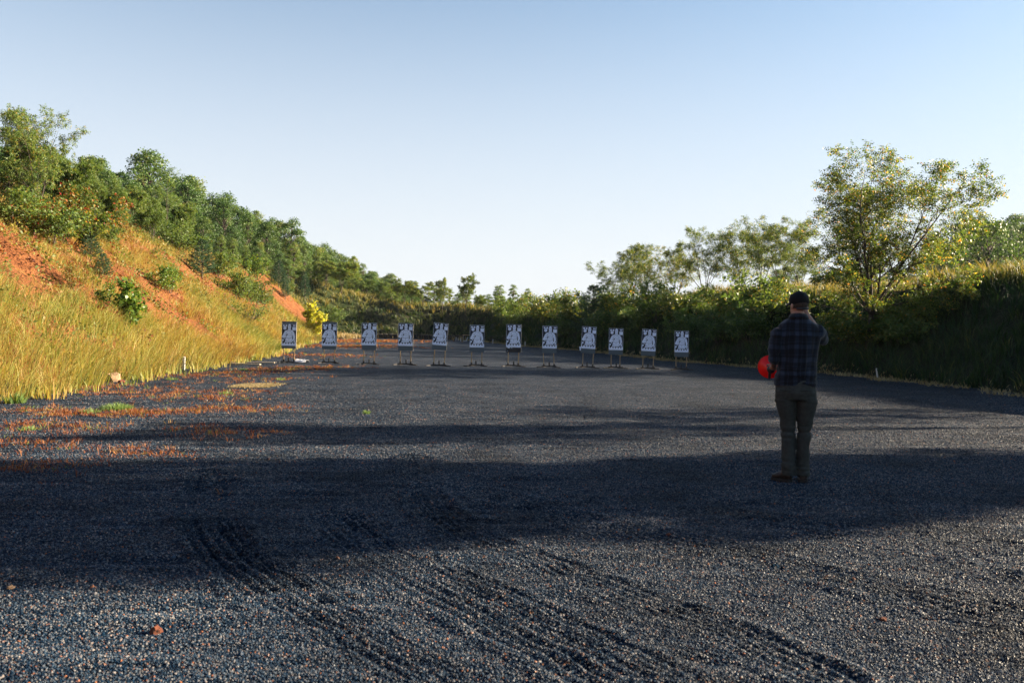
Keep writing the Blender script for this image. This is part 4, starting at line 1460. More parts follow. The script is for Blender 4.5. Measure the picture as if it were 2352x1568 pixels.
def poster_mesh():
    """printed sheet: survey units, 645 wide by 970 high, scaled to 0.61 m"""
    S = 0.61 / 645.0
    V, Fc, Mi = [], [], []

    def poly(pts, lay, mi):
        b = len(V)
        for x_, y_ in pts:
            V.append(((x_ - 552.5) * S, -0.0012 * lay - 0.002, (1195 - y_) * S))
        Fc.append(list(range(b, b + len(pts))))
        Mi.append(mi)

    def rect(x0, y0, x1, y1, lay, mi):
        poly([(x0, y1), (x1, y1), (x1, y0), (x0, y0)], lay, mi)

    rect(230, 225, 875, 1195, 0, 0)                                   # paper
    rect(238, 233, 867, 1052, 1, 1)                                   # dark field
    for c, r in (((318, 307), 42), ((428, 310), 42), ((368, 415), 70), ((348, 875), 22), ((288, 945), 42), ((825, 890), 20), ((800, 963), 40)):
        poly(disc(c, r), 2, 0)
        if r > 30:
            poly(disc(c, r * 0.18, 6), 3, 2)
    rect(725, 270, 835, 328, 2, 0)
    rect(698, 362, 855, 515, 2, 0)
    rect(745, 290, 815, 306, 3, 2)
    poly(disc((777, 438), 9, 6), 3, 2)
    rect(232, 990, 275, 1040, 2, 0)
    rect(760, 1012, 850, 1046, 2, 0)
    head = [(572 + 72 * math.sin(t) * (0.86 if math.cos(t) < -0.4 else 1.0), 345 - 108 * math.cos(t)) for t in np.linspace(0, 2 * math.pi, 20, endpoint=False)]
    poly(head, 2, 0)
    rect(508, 400, 632, 520, 2.5, 0)                                    # neck
    torso = [(510, 485), (632, 485), (740, 545), (765, 640), (712, 720), (702, 880), (722, 940), (700, 1040), (375, 1046), (395, 960), (412, 850), (400, 700), (340, 640), (365, 545)]
    poly(torso[::-1], 2, 0)
    poly([(365, 545), (330, 610), (290, 700), (248, 780), (252, 830), (290, 852), (355, 842), (420, 815), (430, 740), (400, 640)], 3, 0)   # raised arm
    poly([(740, 545), (715, 640), (745, 820), (738, 880), (645, 1010), (665, 1045), (700, 1030), (800, 890), (830, 810), (808, 700), (782, 590)][::-1], 3, 0)  # lowered arm
    poly([(405, 690), (470, 660), (495, 690), (470, 780), (400, 810), (365, 760)], 4, 0)                                                      # hand
    poly([(440, 735), (468, 668), (492, 672), (492, 700), (462, 762)], 5, 1)                                                                 # held object
    L = []
    L += stroke([(505, 495), (445, 620), (440, 850), (670, 850), (682, 640), (622, 530)], 11)
    L += stroke([(505, 505), (540, 545), (600, 545), (632, 500)], 9)
    L += stroke([(512, 330), (640, 330)], 15)
    L += stroke([(535, 405), (572, 422), (610, 405)], 9)
    L += stroke([(395, 985), (640, 1005)], 9)
    L += stroke([(392, 930), (470, 975)], 7)
    L += stroke([(365, 755), (405, 690)], 12) + stroke([(385, 780), (430, 745)], 7)
    L += stroke([(742, 560), (716, 650)], 9) + stroke([(362, 560), (395, 640)], 9)
    L += stroke([(735, 885), (650, 1000)], 10)
    L += stroke([(558, 865), (558, 940)], 13)
    L += stroke(disc((560, 700), 64, 16) + [(624, 700)], 6)
    L += stroke([(514, 440), (572, 490), (628, 440)], 6)
    for s_ in L:
        poly(s_, 6, 2)
    poly(disc((560, 700), 10, 6), 6, 1)
    for cx_ in (300, 425, 545, 665, 780):
        poly([(cx_ - 45, 1050), (cx_ - 2, 1125), (cx_ + 45, 1050)], 2, 1)
    for k in range(9):
        rect(250 + k * 68, 1150, 285 + k * 68, 1156, 2, 2)
    me = bpy.data.meshes.new('target_poster')
    me.from_pydata(V, [], Fc)
    for m in (M['paper'], M['ink'], M['line']):
        me.materials.append(m)
    for p, i in zip(me.polygons, Mi):
        p.material_index = i
    bm = bmesh.new(); bm.from_mesh(me)
    for f in bm.faces:                       # all print faces the shooter
        if f.normal.y > 0:
            f.normal_flip()
    bm.to_mesh(me); bm.free()
    return me


POSTER = poster_mesh()
BW, BH = 0.615, 1.13
_edge = MB().box((0, 0, BH / 2), (BW, 0.020, BH)).mesh('board', [M['board'], M['boardedge']])
_edgeb = MB().box((0, 0, BH / 2), (BW, 0.020, BH)).mesh('board', [M['blackboard'], M['boardedge']])
for me in (_edge, _edgeb):
    for p in me.polygons:
        if abs(p.normal.y) < 0.5:
            p.material_index = 1
STAKE = MB().box((0, 0, 0.42), (0.036, 0.020, 0.84)).mesh('stake', M['wood'])
BASEBAR = MB().box((0, 0, 0.045), (0.60, 0.055, 0.05)).mesh('cross_bar', M['blacksteel'], bevel=0.004)
RUN = MB().box((0, 0, 0.018), (0.055, 0.62, 0.034)).mesh('foot_runner', M['blacksteel'], bevel=0.004)
SOCK = MB().box((0, 0, 0.105), (0.062, 0.05, 0.075)).mesh('stake_socket', M['blacksteel'], bevel=0.003)
PEG = MB().box((0, 0, 0.14), (0.052, 0.045, 0.15)).mesh('centre_post', M['blacksteel'], bevel=0.004)
STAPLE = MB().box((0, 0, 0), (0.018, 0.004, 0.018)).mesh('staple_pin', M['boardedge'])

tg = [  # board centre x, board top, board bottom, base y, tilt deg, print drop from board top (m), turn
    (663, 738, 800, 833, 0.3, 0.10, 4), (756, 739, 802, 834, 0.2, 0.07, 9), (847, 741, 804, 837, 0.6, 0.012, 7), (931, 742, 805.5, 838, 0.3, 0.012, 3),
    (1008, 741, 803.5, 840.5, 4.0, 0.015, 3), (1094.5, 746, 808.5, 840.5, 0.2, 0.015, 2), (1178.5, 744.5, 809, 841.5, 0.4, 0.012, -2), (1261, 748, 811, 843.5, 0.3, 0.012, 0),
    (1349.5, 749.5, 811.5, 844.5, 2.6, 0.012, -3), (1413.5, 753.5, 814.5, 845.5, 0.2, 0.012, -5), (1488, 755.5, 817, 847.5, 2.0, 0.012, -5), (1564.5, 759.5, 819.5, 849.5, 0.0, 0.012, -3)]
ordn = ['leftmost target board, a strip of grey board bare above its print', 'second target board from the left, by the yellow-green young tree', 'third target board from the left, sunlit along its right edge',
        'fourth target board from the left, in front of the tyre wall', 'fifth target board from the left, tilted clockwise more than the rest', 'sixth target board from the left, faint letters on its grey strip',
        'seventh target board from the left, the one with a black lower strip', 'eighth target board from the left, on splayed stakes', 'ninth target board from the left, leaning right with a torn paper corner',
        'tenth target board from the left, closest to its left neighbour', 'eleventh target board from the left, slightly tilted', 'rightmost target board in the row, nearest the man']
for k, (cx_, pt, pb, base, tilt, drop, turn) in enumerate(tg):
    g = lot_pt(cx_, base)
    e = bpy.data.objects.new('target_stand', None)
    COL.objects.link(e)
    e.location = (g[0], g[1], 0.0)
    e.rotation_euler = (0, 0, R(turn))
    tag(e, ordn[k], 'target', 'target stands in a row across the lot')
    zb = float(at(cx_, pb, g[1])[2]); zt = float(at(cx_, pt, g[1])[2])
    sc = (zt - zb) / BH
    bd = obj('board', _edgeb if k == 6 else _edge, e, (0, 0, zb), (R(-1.5), R(tilt), 0), (sc * 0.98, 1, sc))
    po = obj('target_poster', POSTER, bd, (rs.uniform(-0.006, 0.006) - (0.012 if k < 4 else 0), -0.0105, BH - 0.917 - drop))
    for sx in (-1, 1):
        for sz in (0.02, 0.90):
            obj('staple_pin', STAPLE, po, (sx * 0.285, -0.012, sz))
    spl = {7: 0.10, 8: 0.0}.get(k, 0.02)
    for sx in (-1, 1):
        top = 0.86 if k != 6 else 0.86
        st = obj('stake', STAKE, e, (sx * 0.205, 0.022, 0.05), (0, R(tilt * 0.8) + (R(-4.0) if k == 7 else R(1.0 * sx * 0.4)), 0))
        if k == 9:
            st.location.x = sx * 0.175
        obj('stake_socket', SOCK, e, (st.location.x, 0.022, 0))
    obj('cross_bar', BASEBAR, e, (0, 0.022, 0))
    obj('centre_post', PEG, e, (0.03 * rs.uniform(-1, 1), 0.0, 0))
    for sx in (-1, 1):
        obj('foot_runner', RUN, e, (sx * 0.30, 0.0, 0), (0, 0, R(sx * rs.uniform(22, 42))))
    if k == 5:                                                           # faint pencil letters on the strip
        mb = MB()
        for j, dx in enumerate((-0.09, -0.02, 0.05)):
            mb.box((dx, -0.0115, 0.10), (0.012, 0.001, 0.06))
            if j < 2:
                mb.box((dx + 0.02, -0.0115, 0.125), (0.03, 0.001, 0.011))
            else:
                mb.box((dx + 0.02, -0.0115, 0.075), (0.03, 0.001, 0.011))
        mb.build('pencil_mark', M['line'], bd)
    if k == 6:
        mb = MB()
        mb.box((-0.20, -0.0115, 0.19), (0.09, 0.002, 0.05), Matrix.Rotation(0.3, 4, 'Y'))
        mb.box((-0.07, -0.0115, 0.18), (0.02, 0.002, 0.06), Matrix.Rotation(-0.5, 4, 'Y'))
        mb.box((-0.24, -0.0115, 0.05), (0.02, 0.002, 0.02))
        mb.build('paper_scrap', M['paper'], bd)
    if k == 8:
        MB().box((-0.33, 0.012, 0.19), (0.07, 0.003, 0.16), Matrix.Rotation(-0.2, 4, 'Y')).build('paper_scrap', M['paper'], bd)

# ------------------------------------------------------------------ white marker posts
def post_mesh(h=0.62, w=0.10):
    mb = MB()
    mb.box((0, 0, h / 2 - 0.1), (w, w, h + 0.2))
    mb.box((0, 0, h + 0.012), (w, w, 0.026), None, 0, 0.55)
    return mb.mesh('post', M['whitepaint'], bevel=0.004)


PM = post_mesh()
posts = [(422, 849, 30, 1, 'white post at the foot of the left bank, nearest on that side'), (2016, 867, 22, -9, 'leaning white post on the verge at the right, beyond the man'),
         (1206, 795, 11, 0, 'white post on the far verge between the seventh and eighth boards'), (1132, 789, 10, 0, 'white post by the dark picnic table'), (695, 789, 9, 0, 'small white post between the first and second boards'),
         (794, 775, 7, -3, 'left one of the two far white posts near the tyre wall end'), (799, 776, 8, 3, 'right one of the two far white posts near the tyre wall end'), (1047, 783, 9, 4, 'first of three close white posts right of the tyre wall'),
         (1052, 783, 7, 0, 'middle of three close white posts right of the tyre wall'), (1058, 784, 8, 0, 'last of three close white posts right of the tyre wall')]
for px, py, hp, ln, lb in posts:
    g = lot_pt(px, py)
    h = hp * g[1] / F
    s = h / 0.64
    o = obj('marker_post', PM, None, (g[0], g[1], 0), (0, R(ln), 0.2), (min(s, 1.15), min(s, 1.15), s))
    tag(o, lb, 'post', 'white marker posts round the lot')
g = lot_pt(1072, 784)
mb = MB()
mb.box((0.0, 0, 0.22), (0.10, 0.08, 0.60), Matrix.Rotation(0.45, 4, 'Y'))
mb.box((-0.18, 0, 0.06), (0.42, 0.08, 0.09))
o = mb.build('broken_post', M['whitepaint'], None, (g[0], g[1], 0))
tag(o, 'broken white post leaning over right of the three close ones', 'post')

# ------------------------------------------------------------------ tyre wall
def tyre_mesh():
    V, Fc = [], []
    nu, prof = 22, [(0.20, 0.03), (0.24, 0.0), (0.31, 0.01), (0.325, 0.05), (0.325, 0.15), (0.31, 0.19), (0.24, 0.20), (0.20, 0.17), (0.225, 0.10)]
    n = len(prof)
    for k in range(nu):
        a = 2 * math.pi * k / nu
        for r_, z_ in prof:
            V.append((r_ * math.cos(a), r_ * math.sin(a), z_))
    for k in range(nu):
        for j in range(n):
            Fc.append((k * n + j, ((k + 1) % nu) * n + j, ((k + 1) % nu) * n + (j + 1) % n, k * n + (j + 1) % n))
    return mesh_np('tyre', V, np.array(Fc), M['rubber'], smooth=True)


TY = tyre_mesh()
pa, pb_ = lot_pt(806, 775.5), lot_pt(1062, 781)
nt = int(np.hypot(*(pb_ - pa)) / 0.68)
for k in range(nt + 1):
    p = pa + (pb_ - pa) * k / nt
    for j in range(3):
        o = obj('tyre', TY, None, (p[0] + rs.uniform(-.03, .03), p[1] + rs.uniform(-.05, .05), 0.01 + 0.203 * j), (0, 0, rs.uniform(0, 6)))
        tag(o, ('bottom', 'middle', 'top')[j] + ' tyre of the ' + (ORDS[k] + ' stack from the left' if k < nt else 'rightmost stack') + ' in the far tyre wall', 'tyre', 'tyres in the far tyre wall')

# ------------------------------------------------------------------ things at the far right corner
g0, g1 = lot_pt(1063, 783), lot_pt(1112, 785)
e = bpy.data.objects.new('wooden_rail', None); COL.objects.link(e)
e.location = (g0[0], g0[1], 0)
tag(e, 'thin wooden rail right of the tyre wall, above the white posts', 'rail')
dv = Vector((g1[0] - g0[0], g1[1] - g0[1], 0))
mb = MB(); mb.tube((0, 0, 0.72), (dv.x, dv.y, 0.74), 0.05, 0.05, 6); mb.build('rail_bar', M['wood'], e)
for t in (0.02, 0.5, 0.98):
    MB().box((dv.x * t, dv.y * t, 0.33), (0.09, 0.09, 0.78)).build('rail_post', M['oldwood'], e)
g = lot_pt(1150, 789)
e = bpy.data.objects.new('picnic_table', None); COL.objects.link(e)
e.location = (g[0] - 0.3, g[1] + 1.0, 0)
e.rotation_euler = (0, 0, 0.25)
tag(e, 'dark wooden picnic table in the shade of the far berm', 'picnic table')
M['darkwood'] = plain('dark stained wood', (0.035, 0.028, 0.024), 0.7, 0.3, 12)
for j in range(5):
    MB().box((0, -0.3 + 0.15 * j, 0.74), (1.9, 0.135, 0.04)).build('table_plank', M['darkwood'], e)
for sy in (-1, 1):
    for j in (0, 1):
        MB().box((0, sy * (0.62 + 0.14 * j), 0.45), (1.9, 0.125, 0.04)).build('seat_plank', M['darkwood'], e)
for sx in (-0.7, 0.7):
    for sy in (-1, 1):
        MB().tube((sx, sy * 0.25, 0.72), (sx, sy * 0.72, 0.0), 0.05, 0.05, 5).build('leg', M['darkwood'], e)
    MB().box((sx, 0, 0.40), (0.05, 1.5, 0.10)).build('seat_beam', M['darkwood'], e)

# ------------------------------------------------------------------ litter, planks, rocks
def rock_mesh(seed, mat):
    bm = bmesh.new()
    bmesh.ops.create_icosphere(bm, subdivisions=2, radius=1.0)
    for v in bm.verts:
        v.co *= 1 + 0.55 * noise.noise(v.co * 1.3 + Vector((seed * 3.1, seed, 0)))
    me = bpy.data.meshes.new('rock')
    bm.to_mesh(me); bm.free()
    me.materials.append(M[mat])
    return me


for px, py, sx, sy, sz, mt, sd, lb in (
        (262, 877, 0.20, 0.13, 0.15, 'rock', 1, 'pointed tan rock at the foot of the left bank'), (279, 881, 0.10, 0.08, 0.07, 'redrock', 2, 'small rust rock right of the pointed tan rock'),
        (132, 893, 0.13, 0.10, 0.07, 'rock', 3, 'pale flat rock in weeds near the left edge'), (474, 837, 0.13, 0.10, 0.09, 'redrock', 4, 'rusty rock near the loose planks, left of the first board'),
        (452, 842, 0.11, 0.08, 0.06, 'redrock', 5, 'dark red rock right of the nearest left white post'), (545, 836, 0.10, 0.1, 0.05, 'rock', 6, 'small tan rock among the loose planks'),
        (357, 1452, 0.028, 0.024, 0.026, 'redrock', 7, 'lone rust red stone on the gravel at the lower left'), (25, 1352, 0.022, 0.02, 0.014, 'rock', 8, 'orange pebble by the lower left edge'),
        (2028, 1424, 0.02, 0.018, 0.014, 'redrock', 9, 'small red stone on the sunlit gravel at the lower right'), (1535, 1232, 0.02, 0.016, 0.012, 'redrock', 10, 'small red stone in the shaded middle gravel')):
    g = lot_pt(px, py)
    o = obj('rock', rock_mesh(sd, mt), None, (g[0], g[1], sz * 0.45 + float(lot_z(np.array([g[0]]), np.array([g[1]]))[0])), (0.1, 0.2, sd), (sx, sy, sz))
    tag(o, lb, 'rock', 'loose rocks')
for px, py, ln, an, lb in ((455, 836, 0.9, 0.1, 'short grey plank lying left of the longer one'), (580, 834, 1.7, 0.04, 'long pale plank lying on the gravel left of the first board'),
                           (565, 838, 1.2, -0.25, 'thin plank lying across in front of the long one'), (642, 806, 1.6, 0.0, 'dark plank on the ground behind the first board'), (712, 795, 1.2, 0.0, 'dark plank behind the second board')):
    g = lot_pt(px, py)
    o = MB().box((0, 0, 0.03), (ln, 0.12, 0.035)).build('plank', M['oldwood'] if py > 820 else M['darkwood'], None, (g[0], g[1], 0.01), (0.02, 0, an), bevel=0.004)
    tag(o, lb, 'plank', 'loose planks')
# crumpled plastic
g = lot_pt(690, 833)
nx_, ny_ = 18, 10
V = []
for j in range(ny_):
    for i in range(nx_):
        u, v = i / (nx_ - 1), j / (ny_ - 1)
        p = Vector((u * 4, v * 4, 0.7))
        V.append(((u - 0.5) * 0.62 + 0.05 * noise.noise(p), (v - 0.5) * 0.42 + 0.05 * noise.noise(p + Vector((5, 0, 0))),
                  0.02 + 0.10 * math.sin(math.pi * v) + 0.07 * abs(noise.noise(p * 1.4)) * (1 - 0.4 * u)))
Fq = np.array([(j * nx_ + i, j * nx_ + i + 1, (j + 1) * nx_ + i + 1, (j + 1) * nx_ + i) for j in range(ny_ - 1) for i in range(nx_ - 1)])
o = obj('plastic_sheet', mesh_np('plastic_sheet', V, Fq, M['plastic']), None, (g[0], g[1], 0.0), (0, 0, -0.25))
sm = o.modifiers.new('thickness', 'SOLIDIFY'); sm.thickness = 0.004
tag(o, 'crumpled white plastic sheet beside the first target stand', 'plastic sheet')
# scattered straw heap
pa = lot_pt(588, 886)
n = 2600
rr = np.random.default_rng(9)
bx = pa[0] + rr.uniform(-0.42, 0.42, n) + rr.normal(0, 0.08, n); by = pa[1] + rr.normal(0, 0.30, n) + 0.1 * np.sin((bx - pa[0]) * 3)
bb = np.stack([bx, by, rr.uniform(0, 0.015, n)], 1)
an = rr.uniform(0, 6.28, n)
ln = np.stack([np.cos(an), np.sin(an), 0 * an], 1) * 3.0
o = obj('straw_patch', blades('straw_patch', bb, rr.uniform(0.02, 0.05, n), np.full(n, 0.014), ln, np.clip(rr.normal(0.75, 0.15, n), 0, 1), M['straw']))
tag(o, 'yellow strip of scattered straw on the gravel', 'straw', kind='stuff')
# ------------------------------------------------------------------ the man
def loft(bm, rings, n=20):
    """closed tube through rings: (centre, axis direction or None, half width, half depth)"""
    loops = []
    for i, (c, ax, a, b_) in enumerate(rings):
        c = Vector(c)
        if ax is None:
            j0, j1 = max(i - 1, 0), min(i + 1, len(rings) - 1)
            ax = Vector(rings[j1][0]) - Vector(rings[j0][0])
        ax = Vector(ax).normalized()
        side = Vector((1, 0, 0)) - ax * ax.x
        if side.length < 0.25:
            side = Vector((0, 1, 0)) - ax * ax.y
        side.normalize()
        dep = ax.cross(side)
        loops.append([bm.verts.new(c + side * math.cos(2 * math.pi * k / n) * a + dep * math.sin(2 * math.pi * k / n) * b_) for k in range(n)])
    for l0, l1 in zip(loops[:-1], loops[1:]):
        for k in range(n):
            bm.faces.new((l0[k], l0[(k + 1) % n], l1[(k + 1) % n], l1[k]))
    bm.faces.new(loops[0][::-1])
    bm.faces.new(loops[-1])


def ball(bm, c, r, rot=None, sub=3):
    mt = Matrix.Translation(c) @ (rot or Matrix.Identity(4)) @ Matrix.Diagonal((*r, 1))
    bmesh.ops.create_icosphere(bm, subdivisions=sub, radius=1.0, matrix=mt)


def fuse(bm, voxel, smooth_it=4):
    """one continuous skin over overlapping solids"""
    bmesh.ops.recalc_face_normals(bm, faces=bm.faces[:])
    me = bpy.data.meshes.new('tmp')
    bm.to_mesh(me); bm.free()
    o = bpy.data.objects.new('tmp', me)
    COL.objects.link(o)
    m = o.modifiers.new('r', 'REMESH'); m.mode = 'VOXEL'; m.voxel_size = voxel; m.adaptivity = 0
    if smooth_it:
        s = o.modifiers.new('s', 'SMOOTH'); s.iterations = smooth_it; s.factor = 0.5
    dg = bpy.context.evaluated_depsgraph_get()
    out = bpy.data.meshes.new_from_object(o.evaluated_get(dg))
    bpy.data.objects.remove(o)
    bpy.data.meshes.remove(me)
    return out


def finish(me, name, mat, wrinkle=None):
    me.name = name
    me.materials.clear(); me.materials.append(mat)
    if wrinkle:
        nr = [v.normal.copy() for v in me.vertices]
        for v, n_ in zip(me.vertices, nr):
            v.co += n_ * wrinkle(v.co)
    for p in me.polygons:
        p.use_smooth = True
    me.update()
    return me


def yaw(a):
    return Matrix.Rotation(R(a), 4, 'Z')


def plaid_mat():
    m, n, l = new_mat('dark plaid flannel')
    o = n.new('ShaderNodeOutputMaterial'); p = n.new('ShaderNodeBsdfPrincipled')
    tc = n.new('ShaderNodeTexCoord'); sp = n.new('ShaderNodeSeparateXYZ')
    l.new(tc.outputs['Object'], sp.inputs[0])
    ns = n.new('ShaderNodeTexNoise'); ns.inputs['Scale'].default_value = 6
    l.new(tc.outputs['Object'], ns.inputs['Vector'])
    wv = math_node(n, l, 'MULTIPLY', math_node(n, l, 'SUBTRACT', ns.outputs[0], 0.5), 0.05)

    def band(ax, per, lo, w):
        u = math_node(n, l, 'ADD', sp.outputs[ax], wv)
        fr = math_node(n, l, 'FRACT', math_node(n, l, 'DIVIDE', math_node(n, l, 'ADD', u, 5.0), per))
        return math_node(n, l, 'MULTIPLY', math_node(n, l, 'GREATER_THAN', fr, lo), math_node(n, l, 'LESS_THAN', fr, lo + w))
    t = math_node(n, l, 'ADD', math_node(n, l, 'MULTIPLY', band('X', 0.115, 0.1, 0.32), 0.34), math_node(n, l, 'MULTIPLY', band('Z', 0.125, 0.3, 0.32), 0.34))
    t = math_node(n, l, 'ADD', t, math_node(n, l, 'MULTIPLY', band('X', 0.115, 0.66, 0.05), 0.3))
    t = math_node(n, l, 'ADD', t, math_node(n, l, 'MULTIPLY', band('Z', 0.125, 0.82, 0.05), 0.3))
    r = ramp(n, [(0.0, (0.002, 0.003, 0.006)), (0.34, (0.006, 0.010, 0.019)), (0.68, (0.016, 0.026, 0.046)), (1.0, (0.05, 0.068, 0.095))])
    l.new(t, r.inputs[0]); l.new(r.outputs[0], p.inputs['Base Color'])
    p.inputs['Roughness'].default_value = 0.85
    p.inputs['Sheen Weight'].default_value = 0.15
    p.inputs['Specular IOR Level'].default_value = 0.2
    l.new(p.outputs[0], o.inputs[0])
    return m


M['plaid'] = plaid_mat()
M['trouser'] = plain('olive brown canvas', (0.033, 0.036, 0.032), 0.85, 0.2, 30, spec=0.2)
M['skin'] = plain('skin', (0.32, 0.165, 0.11), 0.5, 0.08, 20)
M['capcloth'] = plain('black cap cloth', (0.004, 0.004, 0.005), 0.8, 0.2, 40, spec=0.2)
M['capgrey'] = plain('grey cap brim edge', (0.10, 0.105, 0.11), 0.8, 0.2, 30)
M['hair'] = plain('short brown hair', (0.035, 0.022, 0.015), 0.8, 0.4, 90, bump=0.5)
M['boot'] = plain('brown leather boot', (0.022, 0.014, 0.010), 0.6, 0.3, 30, bump=0.3)
M['sole'] = plain('dark boot sole', (0.012, 0.011, 0.010), 0.8, 0.2, 30)
M['strap'] = plain('black strap', (0.010, 0.010, 0.011), 0.5, 0.2, 30)

FEET = lot_pt(1828, 1108)
ML = Vector((FEET[0], FEET[1], 0.012))
MS = 1.04
TURN = -math.atan2(FEET[0], FEET[1])      # seen square from behind
HY = 32.0                                  # head turned to the left
HC = Vector((-0.012, 0.035, 1.705))
Hm = Matrix.Translation(HC) @ yaw(HY) @ Matrix.Rotation(R(-4), 4, 'X')


def hp(x, y, z):
    return Hm @ Vector((x, y, z))


def finger(bm, pts, r0, r1):
    n = len(pts)
    loft(bm, [(p, None, r0 + (r1 - r0) * i / (n - 1), (r0 + (r1 - r0) * i / (n - 1)) * 0.92) for i, p in enumerate(pts)], 8)
    ball(bm, pts[-1], (r1, r1, r1), None, 1)


# --- body (one continuous skin)
bm = bmesh.new()
# torso and pelvis under the clothes
loft(bm, [((-.02, 0, .86), (0, 0, 1), .13, .10), ((-.02, 0, .98), (0, 0, 1), .145, .105), ((-.015, 0, 1.12), (0, 0, 1), .135, .095), ((-.01, .005, 1.30), (0, 0, 1), .155, .105),
          ((-.01, .01, 1.43), (0, 0, 1), .165, .10), ((-.01, .01, 1.50), (0, 0, 1), .12, .08), ((-.01, .012, 1.56), (0, .1, 1), .062, .064), ((-.012, .02, 1.64), (0, .15, 1), .057, .062)], 18)
for s, hip, kn, an in ((-1, (-.105, 0, .88), (-.085, .03, .52), (-.072, -.01, .10)), (1, (.075, .01, .88), (.072, .045, .52), (.062, .05, .10))):
    loft(bm, [(hip, (0, 0, 1), .085, .09), ((Vector(hip) + Vector(kn)) / 2, (0, 0, 1), .075, .08), (kn, (0, 0, 1), .055, .058), ((Vector(kn) * .6 + Vector(an) * .4), (0, 0, 1), .052, .058), (an, (0, 0, 1), .038, .042)], 14)
SHL, ELL, WRL = Vector((-.172, .0, 1.480)), Vector((-.222, -.050, 1.215)), Vector((-.232, .160, 1.112))
SHR, ELR, WRR = Vector((.160, .02, 1.485)), Vector((.212, .225, 1.385)), Vector((.066, .238, 1.620))
for a, b_, c in ((SHL, ELL, WRL), (SHR, ELR, WRR)):
    loft(bm, [(a, None, .055, .055), ((a + b_) / 2, None, .047, .047), (b_, b_ - a, .042, .042)], 14)
    loft(bm, [(b_, None, .042, .042), (b_ * .65 + c * .35, None, .043, .040), (c, c - b_, .029, .025)], 14)
    ball(bm, b_, (.043, .043, .043), None, 2)
# head with jaw, nose, ears, brow
ball(bm, hp(0, -.008, .035), (.076, .096, .088), yaw(HY))
ball(bm, hp(0, .025, -.035), (.060, .072, .085), yaw(HY))
ball(bm, hp(0, .062, -.085), (.034, .030, .026), yaw(HY))
loft(bm, [(hp(0, .092, .025), None, .010, .010), (hp(0, .110, -.012), None, .016, .014), (hp(0, .100, -.030), None, .018, .010)], 10)
loft(bm, [(hp(-.045, .083, .030), (1, 0, 0), .008, .008), (hp(0, .094, .032), (1, 0, 0), .010, .010), (hp(.045, .083, .030), (1, 0, 0), .008, .008)], 8)
loft(bm, [(hp(-.024, .088, -.058), (1, 0, 0), .006, .006), (hp(0, .095, -.057), (1, 0, 0), .008, .009), (hp(.024, .088, -.058), (1, 0, 0), .006, .006)], 8)
for s in (-1, 1):
    ball(bm, hp(s * .079, -.010, -.008), (.012, .021, .033), yaw(HY + s * 18), 2)
    ball(bm, hp(s * .030, .083, .012), (.013, .010, .010), yaw(HY), 2)
# left hand closed on the megaphone grip: palm, four fingers, thumb
PL = Vector((-.238, .210, 1.086))
loft(bm, [(WRL, None, .028, .024), (PL + Vector((0, -.02, .005)), None, .040, .022), (PL + Vector((0, .03, -.01)), None, .041, .021)], 12)
GR = Vector((-.295, .245, 1.085))           # grip centre
for k in range(4):
    z0 = PL.z + .026 - .021 * k
    ln = (.90, 1.0, .96, .78)[k]
    b0 = Vector((PL.x + .008, PL.y + .028, z0))
    finger(bm, [b0, b0 + Vector((-.012, .038 * ln, -.004)), b0 + Vector((-.042 * ln, .048 * ln, -.010)), b0 + Vector((-.058 * ln, .024, -.014))], .0098, .0080)
finger(bm, [PL + Vector((-.014, -.022, .022)), PL + Vector((-.040, .000, .036)), PL + Vector((-.058, .026, .030)), PL + Vector((-.064, .046, .018))], .0115, .0088)
# right hand raised to the side of the face, lightly curled
PR = WRR + Vector((-.030, .005, .050))
loft(bm, [(WRR, None, .029, .024), (PR, None, .041, .021), (PR + Vector((-.022, .004, .038)), None, .041, .019)], 12)
for k in range(4):
    b0 = PR + Vector((-.022 + .012 * (k - 1.5), .006 + .016 * (k - 1.5), .040))
    ln = (.92, 1.0, .95, .76)[k]
    finger(bm, [b0, b0 + Vector((-.018, .003, .036 * ln)), b0 + Vector((-.044 * ln, .002, .056 * ln)), b0 + Vector((-.066 * ln, 0, .058 * ln))], .0095, .0078)
finger(bm, [PR + Vector((.004, .026, -.010)), PR + Vector((-.016, .046, .012)), PR + Vector((-.036, .052, .032)), PR + Vector((-.050, .046, .046))], .0112, .0088)
# feet inside the boots
loft(bm, [((-.060, -.02, .08), None, .035, .035), ((-.11, .02, .055), None, .036, .03), ((-.18, .06, .045), None, .030, .02)], 10)
loft(bm, [((.062, .03, .08), None, .035, .035), ((.062, .12, .055), None, .036, .03), ((.062, .21, .045), None, .030, .02)], 10)
body = obj('person', finish(fuse(bm, 0.0062, 2), 'person', M['skin']), None, ML, (0, 0, TURN), MS)
tag(body, 'man in black cap, dark plaid shirt and olive trousers standing with his back turned', 'person')


def fold(co, ax, fr, amp, seed):
    q_ = Vector((co.x * 7, co.y * 7, co.z * 7)) + Vector((seed, 0, 0))
    return amp * (noise.noise(Vector((q_.x * fr[0], q_.y * fr[1], q_.z * fr[2]))) + 0.5 * noise.noise(Vector((q_.x * fr[0] * 2.1, q_.y * fr[1] * 2.1, q_.z * fr[2] * 2.1))))


